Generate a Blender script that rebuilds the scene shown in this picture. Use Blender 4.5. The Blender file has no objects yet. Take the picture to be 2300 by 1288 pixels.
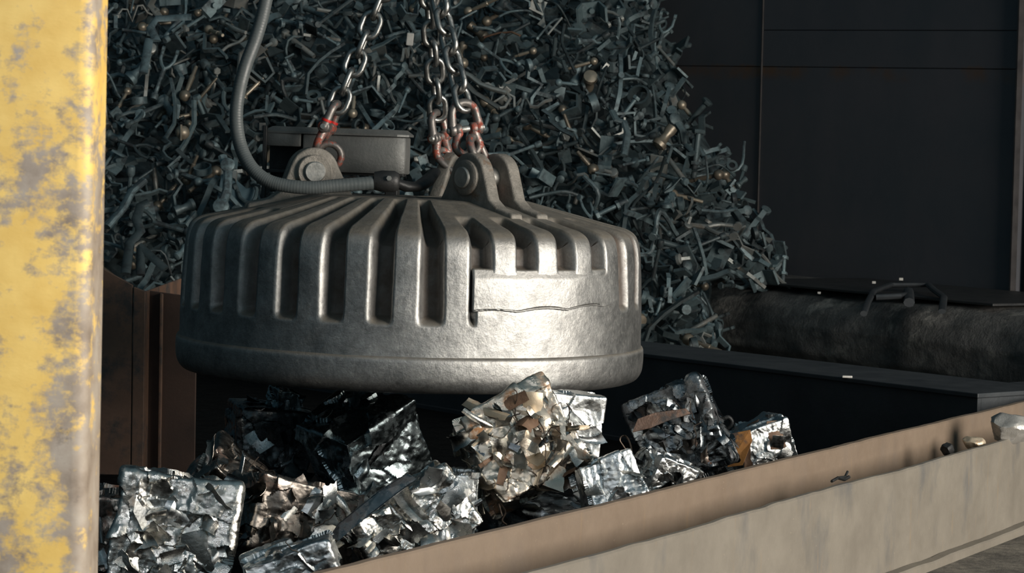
import bpy, bmesh, math, random
import numpy as np
from mathutils import Vector, Matrix, Euler

# ------------------------------------------------------------------ camera, light, exposure
scn = bpy.context.scene
COL = scn.collection
FPX, CAM_H = 5430.0, 1.6
AL, RO = math.atan(294 / FPX), math.radians(1.2)
_F = Vector((0, math.cos(AL), -math.sin(AL)))
_U0 = Vector((0, math.sin(AL), math.cos(AL)))
_R0 = Vector((1, 0, 0))
CR = _R0 * math.cos(RO) + _U0 * math.sin(RO)
CU = _U0 * math.cos(RO) - _R0 * math.sin(RO)
CAM = Vector((0, 0, CAM_H))
cam_d = bpy.data.cameras.new('camera')
cam = bpy.data.objects.new('camera', cam_d)
COL.objects.link(cam)
cam.matrix_world = Matrix(((CR.x, CU.x, -_F.x, 0), (CR.y, CU.y, -_F.y, 0), (CR.z, CU.z, -_F.z, CAM_H), (0, 0, 0, 1)))
cam_d.sensor_width = 36
cam_d.lens = FPX / 2300 * 36
cam_d.clip_end = 200
cam_d.dof.use_dof = True
cam_d.dof.focus_distance = 8.7
cam_d.dof.aperture_fstop = 13
scn.camera = cam

scn.view_settings.view_transform = 'Standard'
scn.view_settings.look = 'None'
scn.view_settings.exposure = 0.4
scn.view_settings.gamma = 1
scn.view_settings.use_curve_mapping = False

world = bpy.data.worlds.new('hall_sky')
scn.world = world
world.use_nodes = True
wn, wl = world.node_tree.nodes, world.node_tree.links
wn.clear()
w_out = wn.new('ShaderNodeOutputWorld')
w_bg = wn.new('ShaderNodeBackground')
w_geo = wn.new('ShaderNodeTexCoord')
w_map = wn.new('ShaderNodeVectorMath'); w_map.operation = 'DOT_PRODUCT'
w_map.inputs[1].default_value = Vector((0.45, -0.75, 0.5)).normalized()
w_ramp = wn.new('ShaderNodeValToRGB')
e = w_ramp.color_ramp.elements
e[0].position = 0.45; e[0].color = (0.010, 0.020, 0.026, 1)
e[1].position = 1.0; e[1].color = (0.10, 0.155, 0.18, 1)
w_mr = wn.new('ShaderNodeMapRange')
w_mr.inputs['From Min'].default_value = -1
wl.new(w_geo.outputs['Generated'], w_map.inputs[0])
wl.new(w_map.outputs['Value'], w_mr.inputs['Value'])
wl.new(w_mr.outputs['Result'], w_ramp.inputs['Fac'])
wl.new(w_ramp.outputs['Color'], w_bg.inputs['Color'])
w_bg.inputs['Strength'].default_value = 1.0
wl.new(w_bg.outputs['Background'], w_out.inputs['Surface'])

def area(name, loc, tgt, sx, sy, power, color):
    l = bpy.data.lights.new(name, 'AREA')
    l.shape = 'RECTANGLE'; l.size = sx; l.size_y = sy
    l.energy = power; l.color = color
    o = bpy.data.objects.new(name, l); COL.objects.link(o)
    o.location = loc
    o.rotation_euler = (Vector(tgt) - Vector(loc)).to_track_quat('-Z', 'Y').to_euler()
    return o
# daylight coming in through the open hall door on the right, behind the camera
area('door_daylight', (9.4, 2.9, 3.1), (-0.2, 9.3, 0.9), 5.2, 4.2, 1450, (1.0, 0.92, 0.82))
# added fill lamp with a narrow beam, there to brighten the yellow pillar
fill_lamp = area('pillar_fill', (-1.3, 0.3, 4.3), (-1.1, 4.5, 1.1), 1.6, 1.0, 8.6, (0.97, 0.97, 1.0))
fill_lamp.data.spread = math.radians(38)

def at(px, py, Y):
    d = _F + CR * ((px - 1150) / FPX) - CU * ((py - 644) / FPX)
    return CAM + d * (Y / d.y)
def atz(px, py, z):
    d = _F + CR * ((px - 1150) / FPX) - CU * ((py - 644) / FPX)
    return CAM + d * ((z - CAM_H) / d.z)
def proj(p):
    v = Vector(p) - CAM
    k = FPX / v.dot(_F)
    return 1150 + v.dot(CR) * k, 644 - v.dot(CU) * k

rng = np.random.default_rng(7)
random.seed(7)
FZ = 0.1                    # the level of the ground

# ------------------------------------------------------------------ materials
def nodes_of(m):
    m.use_nodes = True
    return m.node_tree.nodes, m.node_tree.links
def noise(n, l, co, scale, detail=5, rough=0.6, stretch=None):
    t = n.new('ShaderNodeTexNoise')
    t.inputs['Scale'].default_value = scale
    t.inputs['Detail'].default_value = detail
    t.inputs['Roughness'].default_value = rough
    if stretch:
        mp = n.new('ShaderNodeMapping'); mp.inputs['Scale'].default_value = stretch
        l.new(co, mp.inputs['Vector']); l.new(mp.outputs['Vector'], t.inputs['Vector'])
    else:
        l.new(co, t.inputs['Vector'])
    return t.outputs['Fac']
def ramp(n, l, fac, stops):
    r = n.new('ShaderNodeValToRGB')
    els = r.color_ramp.elements
    while len(els) < len(stops): els.new(0.5)
    for el, (p, c) in zip(els, stops):
        el.position = p
        el.color = (*c, 1) if len(c) == 3 else c
    l.new(fac, r.inputs['Fac'])
    return r.outputs['Color']
def mix(n, l, fac, a, b, mode='MIX'):
    m = n.new('ShaderNodeMix'); m.data_type = 'RGBA'; m.blend_type = mode
    for idx, v in ((0, fac), (6, a), (7, b)):
        s = m.inputs[idx]
        if hasattr(v, 'links') or isinstance(v, bpy.types.NodeSocket): l.new(v, s)
        else: s.default_value = v if idx == 0 else (*v, 1)
    return m.outputs[2]
def fmath(n, l, op, a, b=None, clamp=False):
    m = n.new('ShaderNodeMath'); m.operation = op; m.use_clamp = clamp
    for i, v in enumerate((a, b)):
        if v is None: continue
        if isinstance(v, bpy.types.NodeSocket): l.new(v, m.inputs[i])
        else: m.inputs[i].default_value = v
    return m.outputs[0]

def metal(name, c1, c2, scale=8, r1=0.35, r2=0.6, met=0.8, bump=0.2, bscale=60, stain=None, stain_scale=3, stain_lo=0.55, stain_hi=0.65,
          stretch=None, per_object=0.0, bdist=0.01, coords='Object'):
    m = bpy.data.materials.new(name)
    n, l = nodes_of(m)
    b = n['Principled BSDF']
    co = n.new('ShaderNodeTexCoord').outputs[coords]
    f1 = noise(n, l, co, scale, 6, 0.65, stretch)
    col = ramp(n, l, f1, [(0.3, c1), (0.7, c2)])
    rr = n.new('ShaderNodeMapRange')
    rr.inputs['From Min'].default_value = 0.3; rr.inputs['From Max'].default_value = 0.7
    rr.inputs['To Min'].default_value = r1; rr.inputs['To Max'].default_value = r2
    l.new(noise(n, l, co, scale * 2.3, 4), rr.inputs['Value'])
    metv = met
    if stain:
        f2 = noise(n, l, co, stain_scale, 7, 0.7)
        mk = ramp(n, l, f2, [(stain_lo, (0, 0, 0)), (stain_hi, (1, 1, 1))])
        col = mix(n, l, mk, col, stain)
        metv = fmath(n, l, 'MULTIPLY', fmath(n, l, 'SUBTRACT', 1.0, mk), met)
        rgh = fmath(n, l, 'MAXIMUM', rr.outputs['Result'], fmath(n, l, 'MULTIPLY', mk, 0.75))
    else:
        rgh = rr.outputs['Result']
    if per_object:
        oi = n.new('ShaderNodeObjectInfo')
        v = n.new('ShaderNodeMapRange')
        v.inputs['To Min'].default_value = 1 - per_object; v.inputs['To Max'].default_value = 1 + per_object
        l.new(oi.outputs['Random'], v.inputs['Value'])
        h = n.new('ShaderNodeHueSaturation')
        l.new(v.outputs['Result'], h.inputs['Value']); l.new(col, h.inputs['Color'])
        col = h.outputs['Color']
    l.new(col, b.inputs['Base Color'])
    l.new(rgh, b.inputs['Roughness'])
    if isinstance(metv, bpy.types.NodeSocket): l.new(metv, b.inputs['Metallic'])
    else: b.inputs['Metallic'].default_value = metv
    if bump:
        bn = n.new('ShaderNodeBump'); bn.inputs['Strength'].default_value = bump; bn.inputs['Distance'].default_value = bdist
        l.new(noise(n, l, co, bscale, 6, 0.7), bn.inputs['Height'])
        l.new(bn.outputs['Normal'], b.inputs['Normal'])
    return m

M = {}
M['link'] = metal('chain_steel', (0.20, 0.205, 0.20), (0.40, 0.40, 0.385), 20, 0.25, 0.45, 0.95, 0.15, 150)
M['coupling'] = metal('worn_red_paint_steel', (0.14, 0.13, 0.125), (0.24, 0.22, 0.20), 14, 0.35, 0.55, 0.7, 0.15, 120, (0.25, 0.05, 0.028), 16, 0.51, 0.58)
M['redmark'] = metal('red_paint', (0.6, 0.02, 0.015), (0.5, 0.02, 0.015), 14, 0.4, 0.5, 0.0, 0)
M['pin'] = metal('bright_pin_steel', (0.30, 0.30, 0.28), (0.5, 0.49, 0.46), 30, 0.35, 0.5, 0.85, 0.1, 150)
M['cable'] = metal('black_rubber', (0.060, 0.072, 0.074), (0.095, 0.106, 0.106), 10, 0.4, 0.55, 0.0, 0.1, 100)
M['lug'] = metal('dusty_cast_steel', (0.16, 0.15, 0.13), (0.27, 0.25, 0.22), 22, 0.45, 0.7, 0.35, 0.5, 70, (0.14, 0.085, 0.05), 14, 0.58, 0.70)
M['box'] = metal('terminal_box_steel', (0.085, 0.09, 0.088), (0.15, 0.152, 0.145), 7, 0.45, 0.65, 0.4, 0.2, 90, (0.075, 0.06, 0.045), 6, 0.6, 0.75)
M['dark'] = metal('dark_steel', (0.02, 0.022, 0.023), (0.045, 0.045, 0.045), 9, 0.4, 0.6, 0.5, 0.2, 70)
M['whitemark'] = metal('worn_white_paint', (0.4, 0.4, 0.37), (0.55, 0.53, 0.5), 30, 0.6, 0.7, 0, 0)

def casing_material(name):
    m = bpy.data.materials.new(name)
    n, l = nodes_of(m)
    b = n['Principled BSDF']
    tc = n.new('ShaderNodeTexCoord'); co = tc.outputs['Object']
    f1 = noise(n, l, co, 11, 9, 0.78)
    col = ramp(n, l, f1, [(0.30, (0.17, 0.172, 0.17)), (0.5, (0.305, 0.306, 0.298)), (0.72, (0.45, 0.448, 0.435))])
    # fine bare-metal scuffs
    f2 = noise(n, l, co, 55, 8, 0.75)
    sc = ramp(n, l, f2, [(0.55, (0, 0, 0)), (0.68, (1, 1, 1))])
    col = mix(n, l, fmath(n, l, 'MULTIPLY', sc, 0.45), col, (0.55, 0.53, 0.49))
    # dust settled on surfaces that face up
    geo = n.new('ShaderNodeNewGeometry')
    sep = n.new('ShaderNodeSeparateXYZ'); l.new(geo.outputs['Normal'], sep.inputs[0])
    up = n.new('ShaderNodeMapRange'); up.inputs['From Min'].default_value = 0.12; up.inputs['From Max'].default_value = 0.7
    l.new(sep.outputs['Z'], up.inputs['Value'])
    f3 = noise(n, l, co, 12, 6, 0.7)
    so_ = n.new('ShaderNodeSeparateXYZ'); l.new(co, so_.inputs[0])
    cz = n.new('ShaderNodeMapRange'); cz.inputs['From Min'].default_value = 0.545; cz.inputs['From Max'].default_value = 0.592
    l.new(so_.outputs['Z'], cz.inputs['Value'])      # the dusty top cone
    dm = fmath(n, l, 'MULTIPLY', fmath(n, l, 'MAXIMUM', up.outputs['Result'], cz.outputs['Result']), ramp(n, l, f3, [(0.25, (0.75,) * 3), (0.55, (1,) * 3)]))
    col = mix(n, l, dm, col, ramp(n, l, noise(n, l, co, 30, 5), [(0.35, (0.095, 0.087, 0.073)), (0.7, (0.14, 0.126, 0.102))]))
    # rust lying in the grooves
    ga = n.new('ShaderNodeAttribute'); ga.attribute_name = 'groove'
    gm = fmath(n, l, 'MULTIPLY', ga.outputs['Fac'], ramp(n, l, f3, [(0.2, (0.6,) * 3), (0.65, (1,) * 3)]))
    col = mix(n, l, gm, col, (0.070, 0.052, 0.040))
    l.new(col, b.inputs['Base Color'])
    dirt = fmath(n, l, 'MAXIMUM', dm, gm, True)
    met = fmath(n, l, 'MULTIPLY', fmath(n, l, 'SUBTRACT', 1.0, dirt), 0.9)
    l.new(met, b.inputs['Metallic'])
    r = n.new('ShaderNodeMapRange'); r.inputs['To Min'].default_value = 0.27; r.inputs['To Max'].default_value = 0.56
    l.new(f2, r.inputs['Value'])
    l.new(fmath(n, l, 'MAXIMUM', r.outputs['Result'], fmath(n, l, 'MULTIPLY', dirt, 0.75)), b.inputs['Roughness'])
    b1 = n.new('ShaderNodeBump'); b1.inputs['Strength'].default_value = 0.38; b1.inputs['Distance'].default_value = 0.006
    l.new(noise(n, l, co, 46, 8, 0.72), b1.inputs['Height'])
    b2 = n.new('ShaderNodeBump'); b2.inputs['Strength'].default_value = 0.12; b2.inputs['Distance'].default_value = 0.02
    l.new(noise(n, l, co, 9, 4, 0.6), b2.inputs['Height'])
    l.new(b2.outputs['Normal'], b1.inputs['Normal'])
    l.new(b1.outputs['Normal'], b.inputs['Normal'])
    return m
M['casing'] = casing_material('cast_magnet_steel')

# ------------------------------------------------------------------ mesh helpers
def link_mesh(name, me, parent=None, loc=None, rot=None):
    o = bpy.data.objects.new(name, me)
    COL.objects.link(o)
    if parent is not None: o.parent = parent
    if loc is not None: o.location = loc
    if rot is not None: o.rotation_euler = rot
    return o
def mesh_from(name, V, Fs, mat, smooth=None):
    me = bpy.data.meshes.new(name)
    me.from_pydata([tuple(map(float, v)) for v in V], [], [tuple(int(i) for i in f) for f in Fs])
    mats = mat if isinstance(mat, (list, tuple)) else [mat]
    for m in mats: me.materials.append(m)
    if smooth is not None:
        me.polygons.foreach_set('use_smooth', [True] * len(me.polygons))
        if smooth < 179: me.set_sharp_from_angle(angle=math.radians(smooth))
    me.update()
    return me
class MB:
    """collects shapes into one mesh"""
    def __init__(s): s.V = []; s.F = []
    def add(s, V, F, mat4=None):
        b = len(s.V)
        for v in V:
            v = Vector(v)
            if mat4 is not None: v = mat4 @ v
            s.V.append(v)
        s.F += [tuple(i + b for i in f) for f in F]
        return s
    def box(s, c, size, rot=None, mat4=None):
        hx, hy, hz = [k / 2 for k in size]
        R = Euler(rot).to_matrix() if rot else Matrix.Identity(3)
        V = [R @ Vector((x * hx, y * hy, z * hz)) + Vector(c) for x in (-1, 1) for y in (-1, 1) for z in (-1, 1)]
        return s.add(V, [(0, 1, 3, 2), (4, 6, 7, 5), (0, 4, 5, 1), (2, 3, 7, 6), (0, 2, 6, 4), (1, 5, 7, 3)], mat4)
    def tube(s, pts, r, n=10, closed=False, caps=True, mat4=None, flat=None):
        pts = [Vector(p) for p in pts]
        N = len(pts)
        rr = r if hasattr(r, '__len__') else [r] * N
        V, F = [], []
        up = None
        for i, p in enumerate(pts):
            a = pts[(i - 1) % N] if (closed or i > 0) else p
            b = pts[(i + 1) % N] if (closed or i < N - 1) else p
            t = (b - a).normalized()
            if up is None:
                up = Vector((0, 0, 1)) if abs(t.z) < 0.9 else Vector((0, 1, 0))
            side = t.cross(up)
            if side.length < 1e-5: side = t.orthogonal()
            side.normalize()
            up = side.cross(t).normalized()
            fx, fy = flat if flat else (1, 1)
            for k in range(n):
                an = 2 * math.pi * k / n
                V.append(p + side * (math.cos(an) * rr[i] * fx) + up * (math.sin(an) * rr[i] * fy))
        for i in range(N if closed else N - 1):
            j = (i + 1) % N
            for k in range(n):
                q = (k + 1) % n
                F.append((i * n + k, i * n + q, j * n + q, j * n + k))
        if caps and not closed:
            F.append(tuple(range(n - 1, -1, -1))); F.append(tuple((N - 1) * n + k for k in range(n)))
        return s.add(V, F, mat4)
    def lathe(s, prof, n=24, mat4=None):
        """prof: (r, z) list; axis z; ends closed when r = 0 is not given"""
        V, F = [], []
        for (r, z) in prof:
            for k in range(n):
                an = 2 * math.pi * k / n
                V.append((r * math.cos(an), r * math.sin(an), z))
        for i in range(len(prof) - 1):
            for k in range(n):
                q = (k + 1) % n
                F.append((i * n + k, i * n + q, (i + 1) * n + q, (i + 1) * n + k))
        F.append(tuple(range(n - 1, -1, -1))); F.append(tuple((len(prof) - 1) * n + k for k in range(n)))
        return s.add(V, F, mat4)
    def prism(s, poly, h0, h1, mat4=None):
        """poly in xy, extruded along z"""
        n = len(poly)
        V = [(x, y, h0) for x, y in poly] + [(x, y, h1) for x, y in poly]
        F = [tuple(range(n - 1, -1, -1)), tuple(range(n, 2 * n))] + [(k, (k + 1) % n, n + (k + 1) % n, n + k) for k in range(n)]
        return s.add(V, F, mat4)
    def build(s, name, mat, parent=None, smooth=35, bevel=0, seg=2, loc=None, rot=None):
        me = mesh_from(name, s.V, s.F, mat)
        bm = bmesh.new(); bm.from_mesh(me)
        bmesh.ops.recalc_face_normals(bm, faces=bm.faces)
        if bevel:
            es = [e for e in bm.edges if e.is_manifold and e.calc_face_angle(0) > 0.6]
            bmesh.ops.bevel(bm, geom=es, offset=bevel, segments=seg, profile=0.5, affect='EDGES', clamp_overlap=True)
        bm.to_mesh(me); bm.free()
        if smooth:
            me.polygons.foreach_set('use_smooth', [True] * len(me.polygons))
            me.set_sharp_from_angle(angle=math.radians(smooth))
        return link_mesh(name, me, parent, loc, rot)
def tag(o, label=None, cat=None, group=None, kind=None):
    if label: o['label'] = label
    if cat: o['category'] = cat
    if group: o['group'] = group
    if kind: o['kind'] = kind
    return o
def empty(name, loc, rot=(0, 0, 0)):
    o = bpy.data.objects.new(name, None)
    o.empty_display_size = 0.1
    COL.objects.link(o); o.location = loc; o.rotation_euler = rot
    return o
def frame_matrix(origin, xaxis, yaxis, zaxis):
    m = Matrix((xaxis, yaxis, zaxis)).transposed().to_4x4()
    m.translation = origin
    return m
def vnoise(P, scale, seed=0):
    """smooth value noise on an (n,3) array, about -1..1"""
    P = np.asarray(P) * scale + seed * 17.13
    i = np.floor(P).astype(np.int64); f = P - i; f = f * f * (3 - 2 * f)
    def h(a, b, c):
        v = (a * 73856093) ^ (b * 19349663) ^ (c * 83492791) ^ (seed * 2654435 + 12345)
        v = (v ^ (v >> 13)) * 1274126177
        return ((v ^ (v >> 16)) & 0xffff) / 32767.5 - 1
    r = 0
    for a in (0, 1):
        for b in (0, 1):
            for c in (0, 1):
                w = (f[:, 0] if a else 1 - f[:, 0]) * (f[:, 1] if b else 1 - f[:, 1]) * (f[:, 2] if c else 1 - f[:, 2])
                r = r + w * h(i[:, 0] + a, i[:, 1] + b, i[:, 2] + c)
    return r

# ------------------------------------------------------------------ setting: ground, walls, ledge
M['ground'] = metal('oily_ground', (0.07, 0.064, 0.056), (0.21, 0.19, 0.155), 26, 0.6, 0.9, 0.0, 0.6, 60, (0.03, 0.028, 0.026), 4, 0.5, 0.7, bdist=0.02)
g = MB(); g.add([(-14, -4, FZ), (16, -4, FZ), (16, 30, FZ), (-14, 30, FZ)], [(0, 1, 2, 3)])
tag(g.build('floor', M['ground'], smooth=None), kind='structure')

def wall_material(name, seam_z, slope):
    m = metal(name, (0.075, 0.085, 0.098), (0.110, 0.105, 0.115), 1.2, 0.45, 0.65, 0.1, 0.1, 30)
    n, l = m.node_tree.nodes, m.node_tree.links
    b = n['Principled BSDF']
    src = b.inputs['Base Color'].links[0].from_socket
    co = n.new('ShaderNodeTexCoord').outputs['Object']
    sp = n.new('ShaderNodeSeparateXYZ'); l.new(co, sp.inputs[0])
    r = ramp(n, l, fmath(n, l, 'ADD', fmath(n, l, 'SUBTRACT', sp.outputs['Z'], fmath(n, l, 'MULTIPLY', sp.outputs['X'], slope)), fmath(n, l, 'MULTIPLY', noise(n, l, co, 9, 5, 0.7), 0.12)),
             [(0.0, (0, 0, 0)), (1.0, (0, 0, 0))])
    els = r.node.color_ramp.elements
    # rust run along the top of the lower plates
    for p_, v in ((seam_z - 0.05, 0), (seam_z + 0.01, 1), (seam_z + 0.06, 1), (seam_z + 0.065, 0)):
        el = els.new(min(0.999, max(0.001, p_ / 4))); el.color = (v, v, v, 1)
    dv = fmath(n, l, 'DIVIDE', r.node.inputs['Fac'].links[0].from_socket, 4.0)
    l.new(dv, r.node.inputs['Fac'])
    mk = fmath(n, l, 'MULTIPLY', r, ramp(n, l, noise(n, l, co, 2.0, 4), [(0.42, (0,) * 3), (0.62, (1,) * 3)]))
    col = mix(n, l, mk, src, (0.16, 0.085, 0.045))
    l.new(col, b.inputs['Base Color'])
    return m
wb0 = atz(1760, 617, 0.72); wb1 = atz(2275, 662, 0.72)
wdir = (wb1 - wb0); wdir.z = 0; wdir.normalize()
wnor = Vector((wdir.y, -wdir.x, 0))                 # towards the camera
if wnor.y > 0: wnor = -wnor
WM = frame_matrix(Vector((wb0.x, wb0.y, 0)), wdir, -wnor, Vector((0, 0, 1)))   # local x along, y into the wall, z up
def on_wall(px, py):
    d = (_F + CR * ((px - 1150) / FPX) - CU * ((py - 644) / FPX))
    t = (Vector((wb0.x, wb0.y, 0)) - CAM).dot(wnor) / d.dot(wnor)
    return WM.inverted() @ (CAM + d * t)
xs = on_wall(1708, 300).x; xe = on_wall(2284, 400).x
def seam(pa, pb):
    p, q = on_wall(*pa), on_wall(*pb)
    return lambda x: p.z + (q.z - p.z) * (x - p.x) / (q.x - p.x)
s1, s2 = seam((1716, 68), (2284, 69)), seam((1520, 148), (2284, 156))
M['wall'] = wall_material('blackened_steel_plate', s2(0), (s2(1) - s2(0)))
wb = MB().box((xe / 2 - 15, 0.12, 2.2), (xe + 30.0, 0.2, 4.4)).build('wall_back', M['wall'], smooth=None)
wb.matrix_world = WM; tag(wb, kind='structure')
XZ = Matrix(((1, 0, 0, 0), (0, 0, 1, 0), (0, 1, 0, 0), (0, 0, 0, 1)))
lo_, hi_ = (lambda x: 0.6), (lambda x: 4.4)
for (a, b_, f_, g_) in ((-29.9, xs - 0.006, lo_, s2), (-29.9, xs - 0.006, s2, hi_), (xs + 0.006, xe, lo_, s2), (xs + 0.006, xe, s2, s1), (xs + 0.006, xe, s1, hi_)):
    MB().prism([(a, f_(a) + 0.003), (b_, f_(b_) + 0.003), (b_, g_(b_) - 0.003), (a, g_(a) - 0.003)], 0.0, 0.016, XZ).build('wall_panel', M['wall'], wb, smooth=None, bevel=0.003, seg=1)
M['edge'] = metal('worn_edge_steel', (0.05, 0.048, 0.05), (0.085, 0.08, 0.08), 5, 0.4, 0.6, 0.5, 0.1, 50)
tr = MB().box((xs, -0.006, 2.5), (0.012, 0.014, 3.8)).build('weld_seam', M['edge'], wb, smooth=None)
tr = MB().box((xe + 0.012, -0.02, 2.5), (0.014, 0.05, 3.7)).build('corner_strip', M['edge'], wb, smooth=None)
M['rustwall'] = metal('rusty_wall_plate', (0.030, 0.018, 0.014), (0.055, 0.028, 0.020), 2, 0.6, 0.8, 0.1, 0.1, 30)
wr = MB().box((xe + 1.6, 0.15, 2.2), (3.1, 0.2, 4.4)).build('wall_right', M['rustwall'], smooth=None)
wr.matrix_world = WM; tag(wr, kind='structure')

# grimy concrete ledge that the wall stands on
M['ledge'] = metal('grimy_concrete', (0.05, 0.052, 0.052), (0.17, 0.165, 0.155), 7, 0.45, 0.75, 0.0, 1.0, 26, (0.40, 0.38, 0.34), 5, 0.52, 0.72, bdist=0.035)
le0 = WM.inverted() @ atz(1800, 652, 0.72)
le1 = WM.inverted() @ atz(2230, 692, 0.72)
LW = -(le0.y + le1.y) / 2                            # how far the ledge reaches in front of the wall
prof = [(0.0, 0.0), (0.0, 0.72), (-LW + 0.12, 0.715), (-LW - 0.02, 0.68), (-LW - 0.12, 0.60), (-LW - 0.17, 0.48), (-LW - 0.15, 0.30), (-LW - 0.05, 0.17), (-LW + 0.02, 0.0)]
NX = 160
xsb = np.linspace(-8, xe + 3, NX)
pts = []
for i in range(len(prof) - 1):
    k = 8 if i >= 2 else 1
    for j in range(k): pts.append([prof[i][a] + (prof[i + 1][a] - prof[i][a]) * j / k for a in (0, 1)])
pts.append(list(prof[-1])); pts = np.array(pts)
V = np.array([[x, p[0], p[1]] for x in xsb for p in pts])
dn = vnoise(V, 1.7, 3) * 0.035 + vnoise(V, 5, 4) * 0.022 + vnoise(V, 14, 5) * 0.010
mk = (V[:, 1] < -LW + 0.2)
V[:, 1] -= dn * mk; V[:, 2] += dn * 0.5 * mk * (V[:, 2] > 0.1)
m_ = len(pts)
Fq = [(i * m_ + j, (i + 1) * m_ + j, (i + 1) * m_ + j + 1, i * m_ + j + 1) for i in range(NX - 1) for j in range(m_ - 1)]
ld = link_mesh('ledge', mesh_from('ledge', V, Fq, M['ledge'], 60)); ld.matrix_world = WM
tag(ld, kind='structure')
M['plate'] = metal('grey_floor_plate', (0.028, 0.030, 0.032), (0.050, 0.050, 0.050), 6, 0.4, 0.6, 0.4, 0.3, 60)
cp = MB().box((0, 0, 0), (le1.x - le0.x + 0.9, LW - 0.02, 0.016)).build('cover_plate', M['plate'], smooth=None, bevel=0.003)
cp.matrix_world = WM @ Matrix.Translation(((le1.x + le0.x) / 2 - 0.42, -LW / 2 - 0.02, 0.74))
tag(cp, 'flat grey steel cover plate lying on the ledge at the foot of the dark wall', 'plate')

M['pit'] = metal('shade_black_ground', (0.004, 0.004, 0.004), (0.010, 0.0095, 0.009), 9, 0.5, 0.8, 0.0, 0.5, 40, bdist=0.02)  # near-black base colour paints the shade into the ground behind the kerb
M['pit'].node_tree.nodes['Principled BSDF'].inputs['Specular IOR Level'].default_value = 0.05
# long low steel barrier behind the bales
M['barrier'] = metal('blue_black_steel', (0.030, 0.035, 0.040), (0.052, 0.058, 0.063), 3, 0.42, 0.62, 0.3, 0.15, 40, (0.045, 0.046, 0.045), 14, 0.62, 0.75)
BZ = 0.58
ba = atz(352, 663, BZ); bb = atz(2196, 884, BZ)
bdir = (bb - ba); bdir.z = 0; blen = bdir.length; bdir.normalize()
bnor = Vector((bdir.y, -bdir.x, 0)); 
if bnor.y > 0: bnor = -bnor
BM = frame_matrix(Vector((ba.x, ba.y, 0)), bdir, -bnor, Vector((0, 0, 1)))
bw = empty('steel_barrier', (0, 0, 0)); bw.matrix_world = BM
tag(bw, 'long low dark steel barrier with a flat top flange behind the bales', 'barrier')
MB().box((blen / 2, 0.012, (BZ + FZ) / 2 - 0.01), (blen, 0.024, BZ - FZ - 0.02)).build('face_plate', M['barrier'], bw, smooth=None)
MB().box((blen / 2, 0.27, BZ - 0.011), (blen + 0.02, 0.56, 0.022)).build('top_flange', M['barrier'], bw, smooth=None, bevel=0.004)
rt = MB()
rt.box((blen - 0.012, 1.4, (BZ + FZ) / 2 - 0.01), (0.024, 2.75, BZ - FZ - 0.02))
rt.build('return_plate', M['barrier'], bw, smooth=None)
MB().box((blen - 0.15, 1.67, BZ - 0.011), (0.32, 2.22, 0.022)).build('return_flange', M['barrier'], bw, smooth=None, bevel=0.004)
MB().box((blen * 0.5, -0.02, FZ + 0.012), (blen, 0.04, 0.024)).build('weld_foot', M['barrier'], bw, smooth=None)

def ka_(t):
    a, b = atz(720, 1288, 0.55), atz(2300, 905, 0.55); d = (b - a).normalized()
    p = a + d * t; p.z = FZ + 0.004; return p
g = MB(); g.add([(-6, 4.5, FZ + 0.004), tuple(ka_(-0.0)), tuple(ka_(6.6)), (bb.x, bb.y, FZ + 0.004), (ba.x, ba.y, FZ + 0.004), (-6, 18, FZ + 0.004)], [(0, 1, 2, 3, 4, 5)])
tag(g.build('floor_pit_shade', M['pit'], smooth=None), kind='structure')  # dark sheet over the floor, standing in for shade around the bales
# rusty partition at the left
M['rust'] = metal('rust_brown_plate', (0.11, 0.062, 0.040), (0.19, 0.108, 0.072), 4, 0.55, 0.75, 0.1, 0.15, 50, (0.05, 0.044, 0.04), 4.5, 0.48, 0.60)
PY = 11.0
def pl(px, py): 
    v = at(px, py, PY); return (v.x, v.z)
rp = empty('rusty_partition', (at(300, 640, PY).x, PY, FZ))
tag(rp, 'rusty brown steel partition with a sloping top edge right of the yellow pillar', 'partition')
ox = at(300, 640, PY).x
def part_poly(name, poly, y0, y1, mat):
    mt = Matrix(((1, 0, 0, -ox), (0, 0, 1, 0), (0, 1, 0, -FZ), (0, 0, 0, 1)))
    m = MB(); m.prism(poly, y0, y1, mt); return m.build(name, mat, rp, smooth=None, bevel=0.003, seg=1)
x0 = at(150, 600, PY).x; x1 = pl(299, 700)[0]; x2 = pl(326, 700)[0]
za = pl(225, 600)[1] + 0.08
part_poly('plate', [(x0, FZ), (x1 - 0.003, FZ), (x1 - 0.003, pl(299, 641)[1]), (pl(235, 606)[0], pl(235, 606)[1]), (x0, za + 0.04)], 0.0, 0.02, M['rust'])
part_poly('edge_plate', [(x1 + 0.001, FZ), (x2, FZ), (x2, pl(326, 655)[1]), (x1 + 0.001, pl(299, 645)[1])], -0.004, 0.03, M['rust'])
part_poly('return_plate', [(x2 - 0.012, FZ), (x2, FZ), (x2, pl(326, 656)[1]), (x2 - 0.012, pl(326, 656)[1])], 0.03, 1.2, M['rust'])
px3 = pl(355, 700)[0]
M['rustdark'] = metal('dark_rust_plate', (0.03, 0.018, 0.013), (0.075, 0.040, 0.027), 2.2, 0.6, 0.8, 0.1, 0.15, 50)
part_poly('angle_strip', [(px3 - 0.008, FZ), (px3 + 0.006, FZ), (px3 + 0.006, pl(355, 664)[1]), (px3 - 0.008, pl(355, 662)[1])], 0.10, 0.13, M['rust'])
part_poly('inner_plate', [(x2 - 0.01, FZ), (px3 + 0.16, FZ), (px3 + 0.16, pl(430, 672)[1]), (x2 - 0.01, pl(326, 657)[1])], 0.13, 0.15, M['rustdark'])

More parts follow.
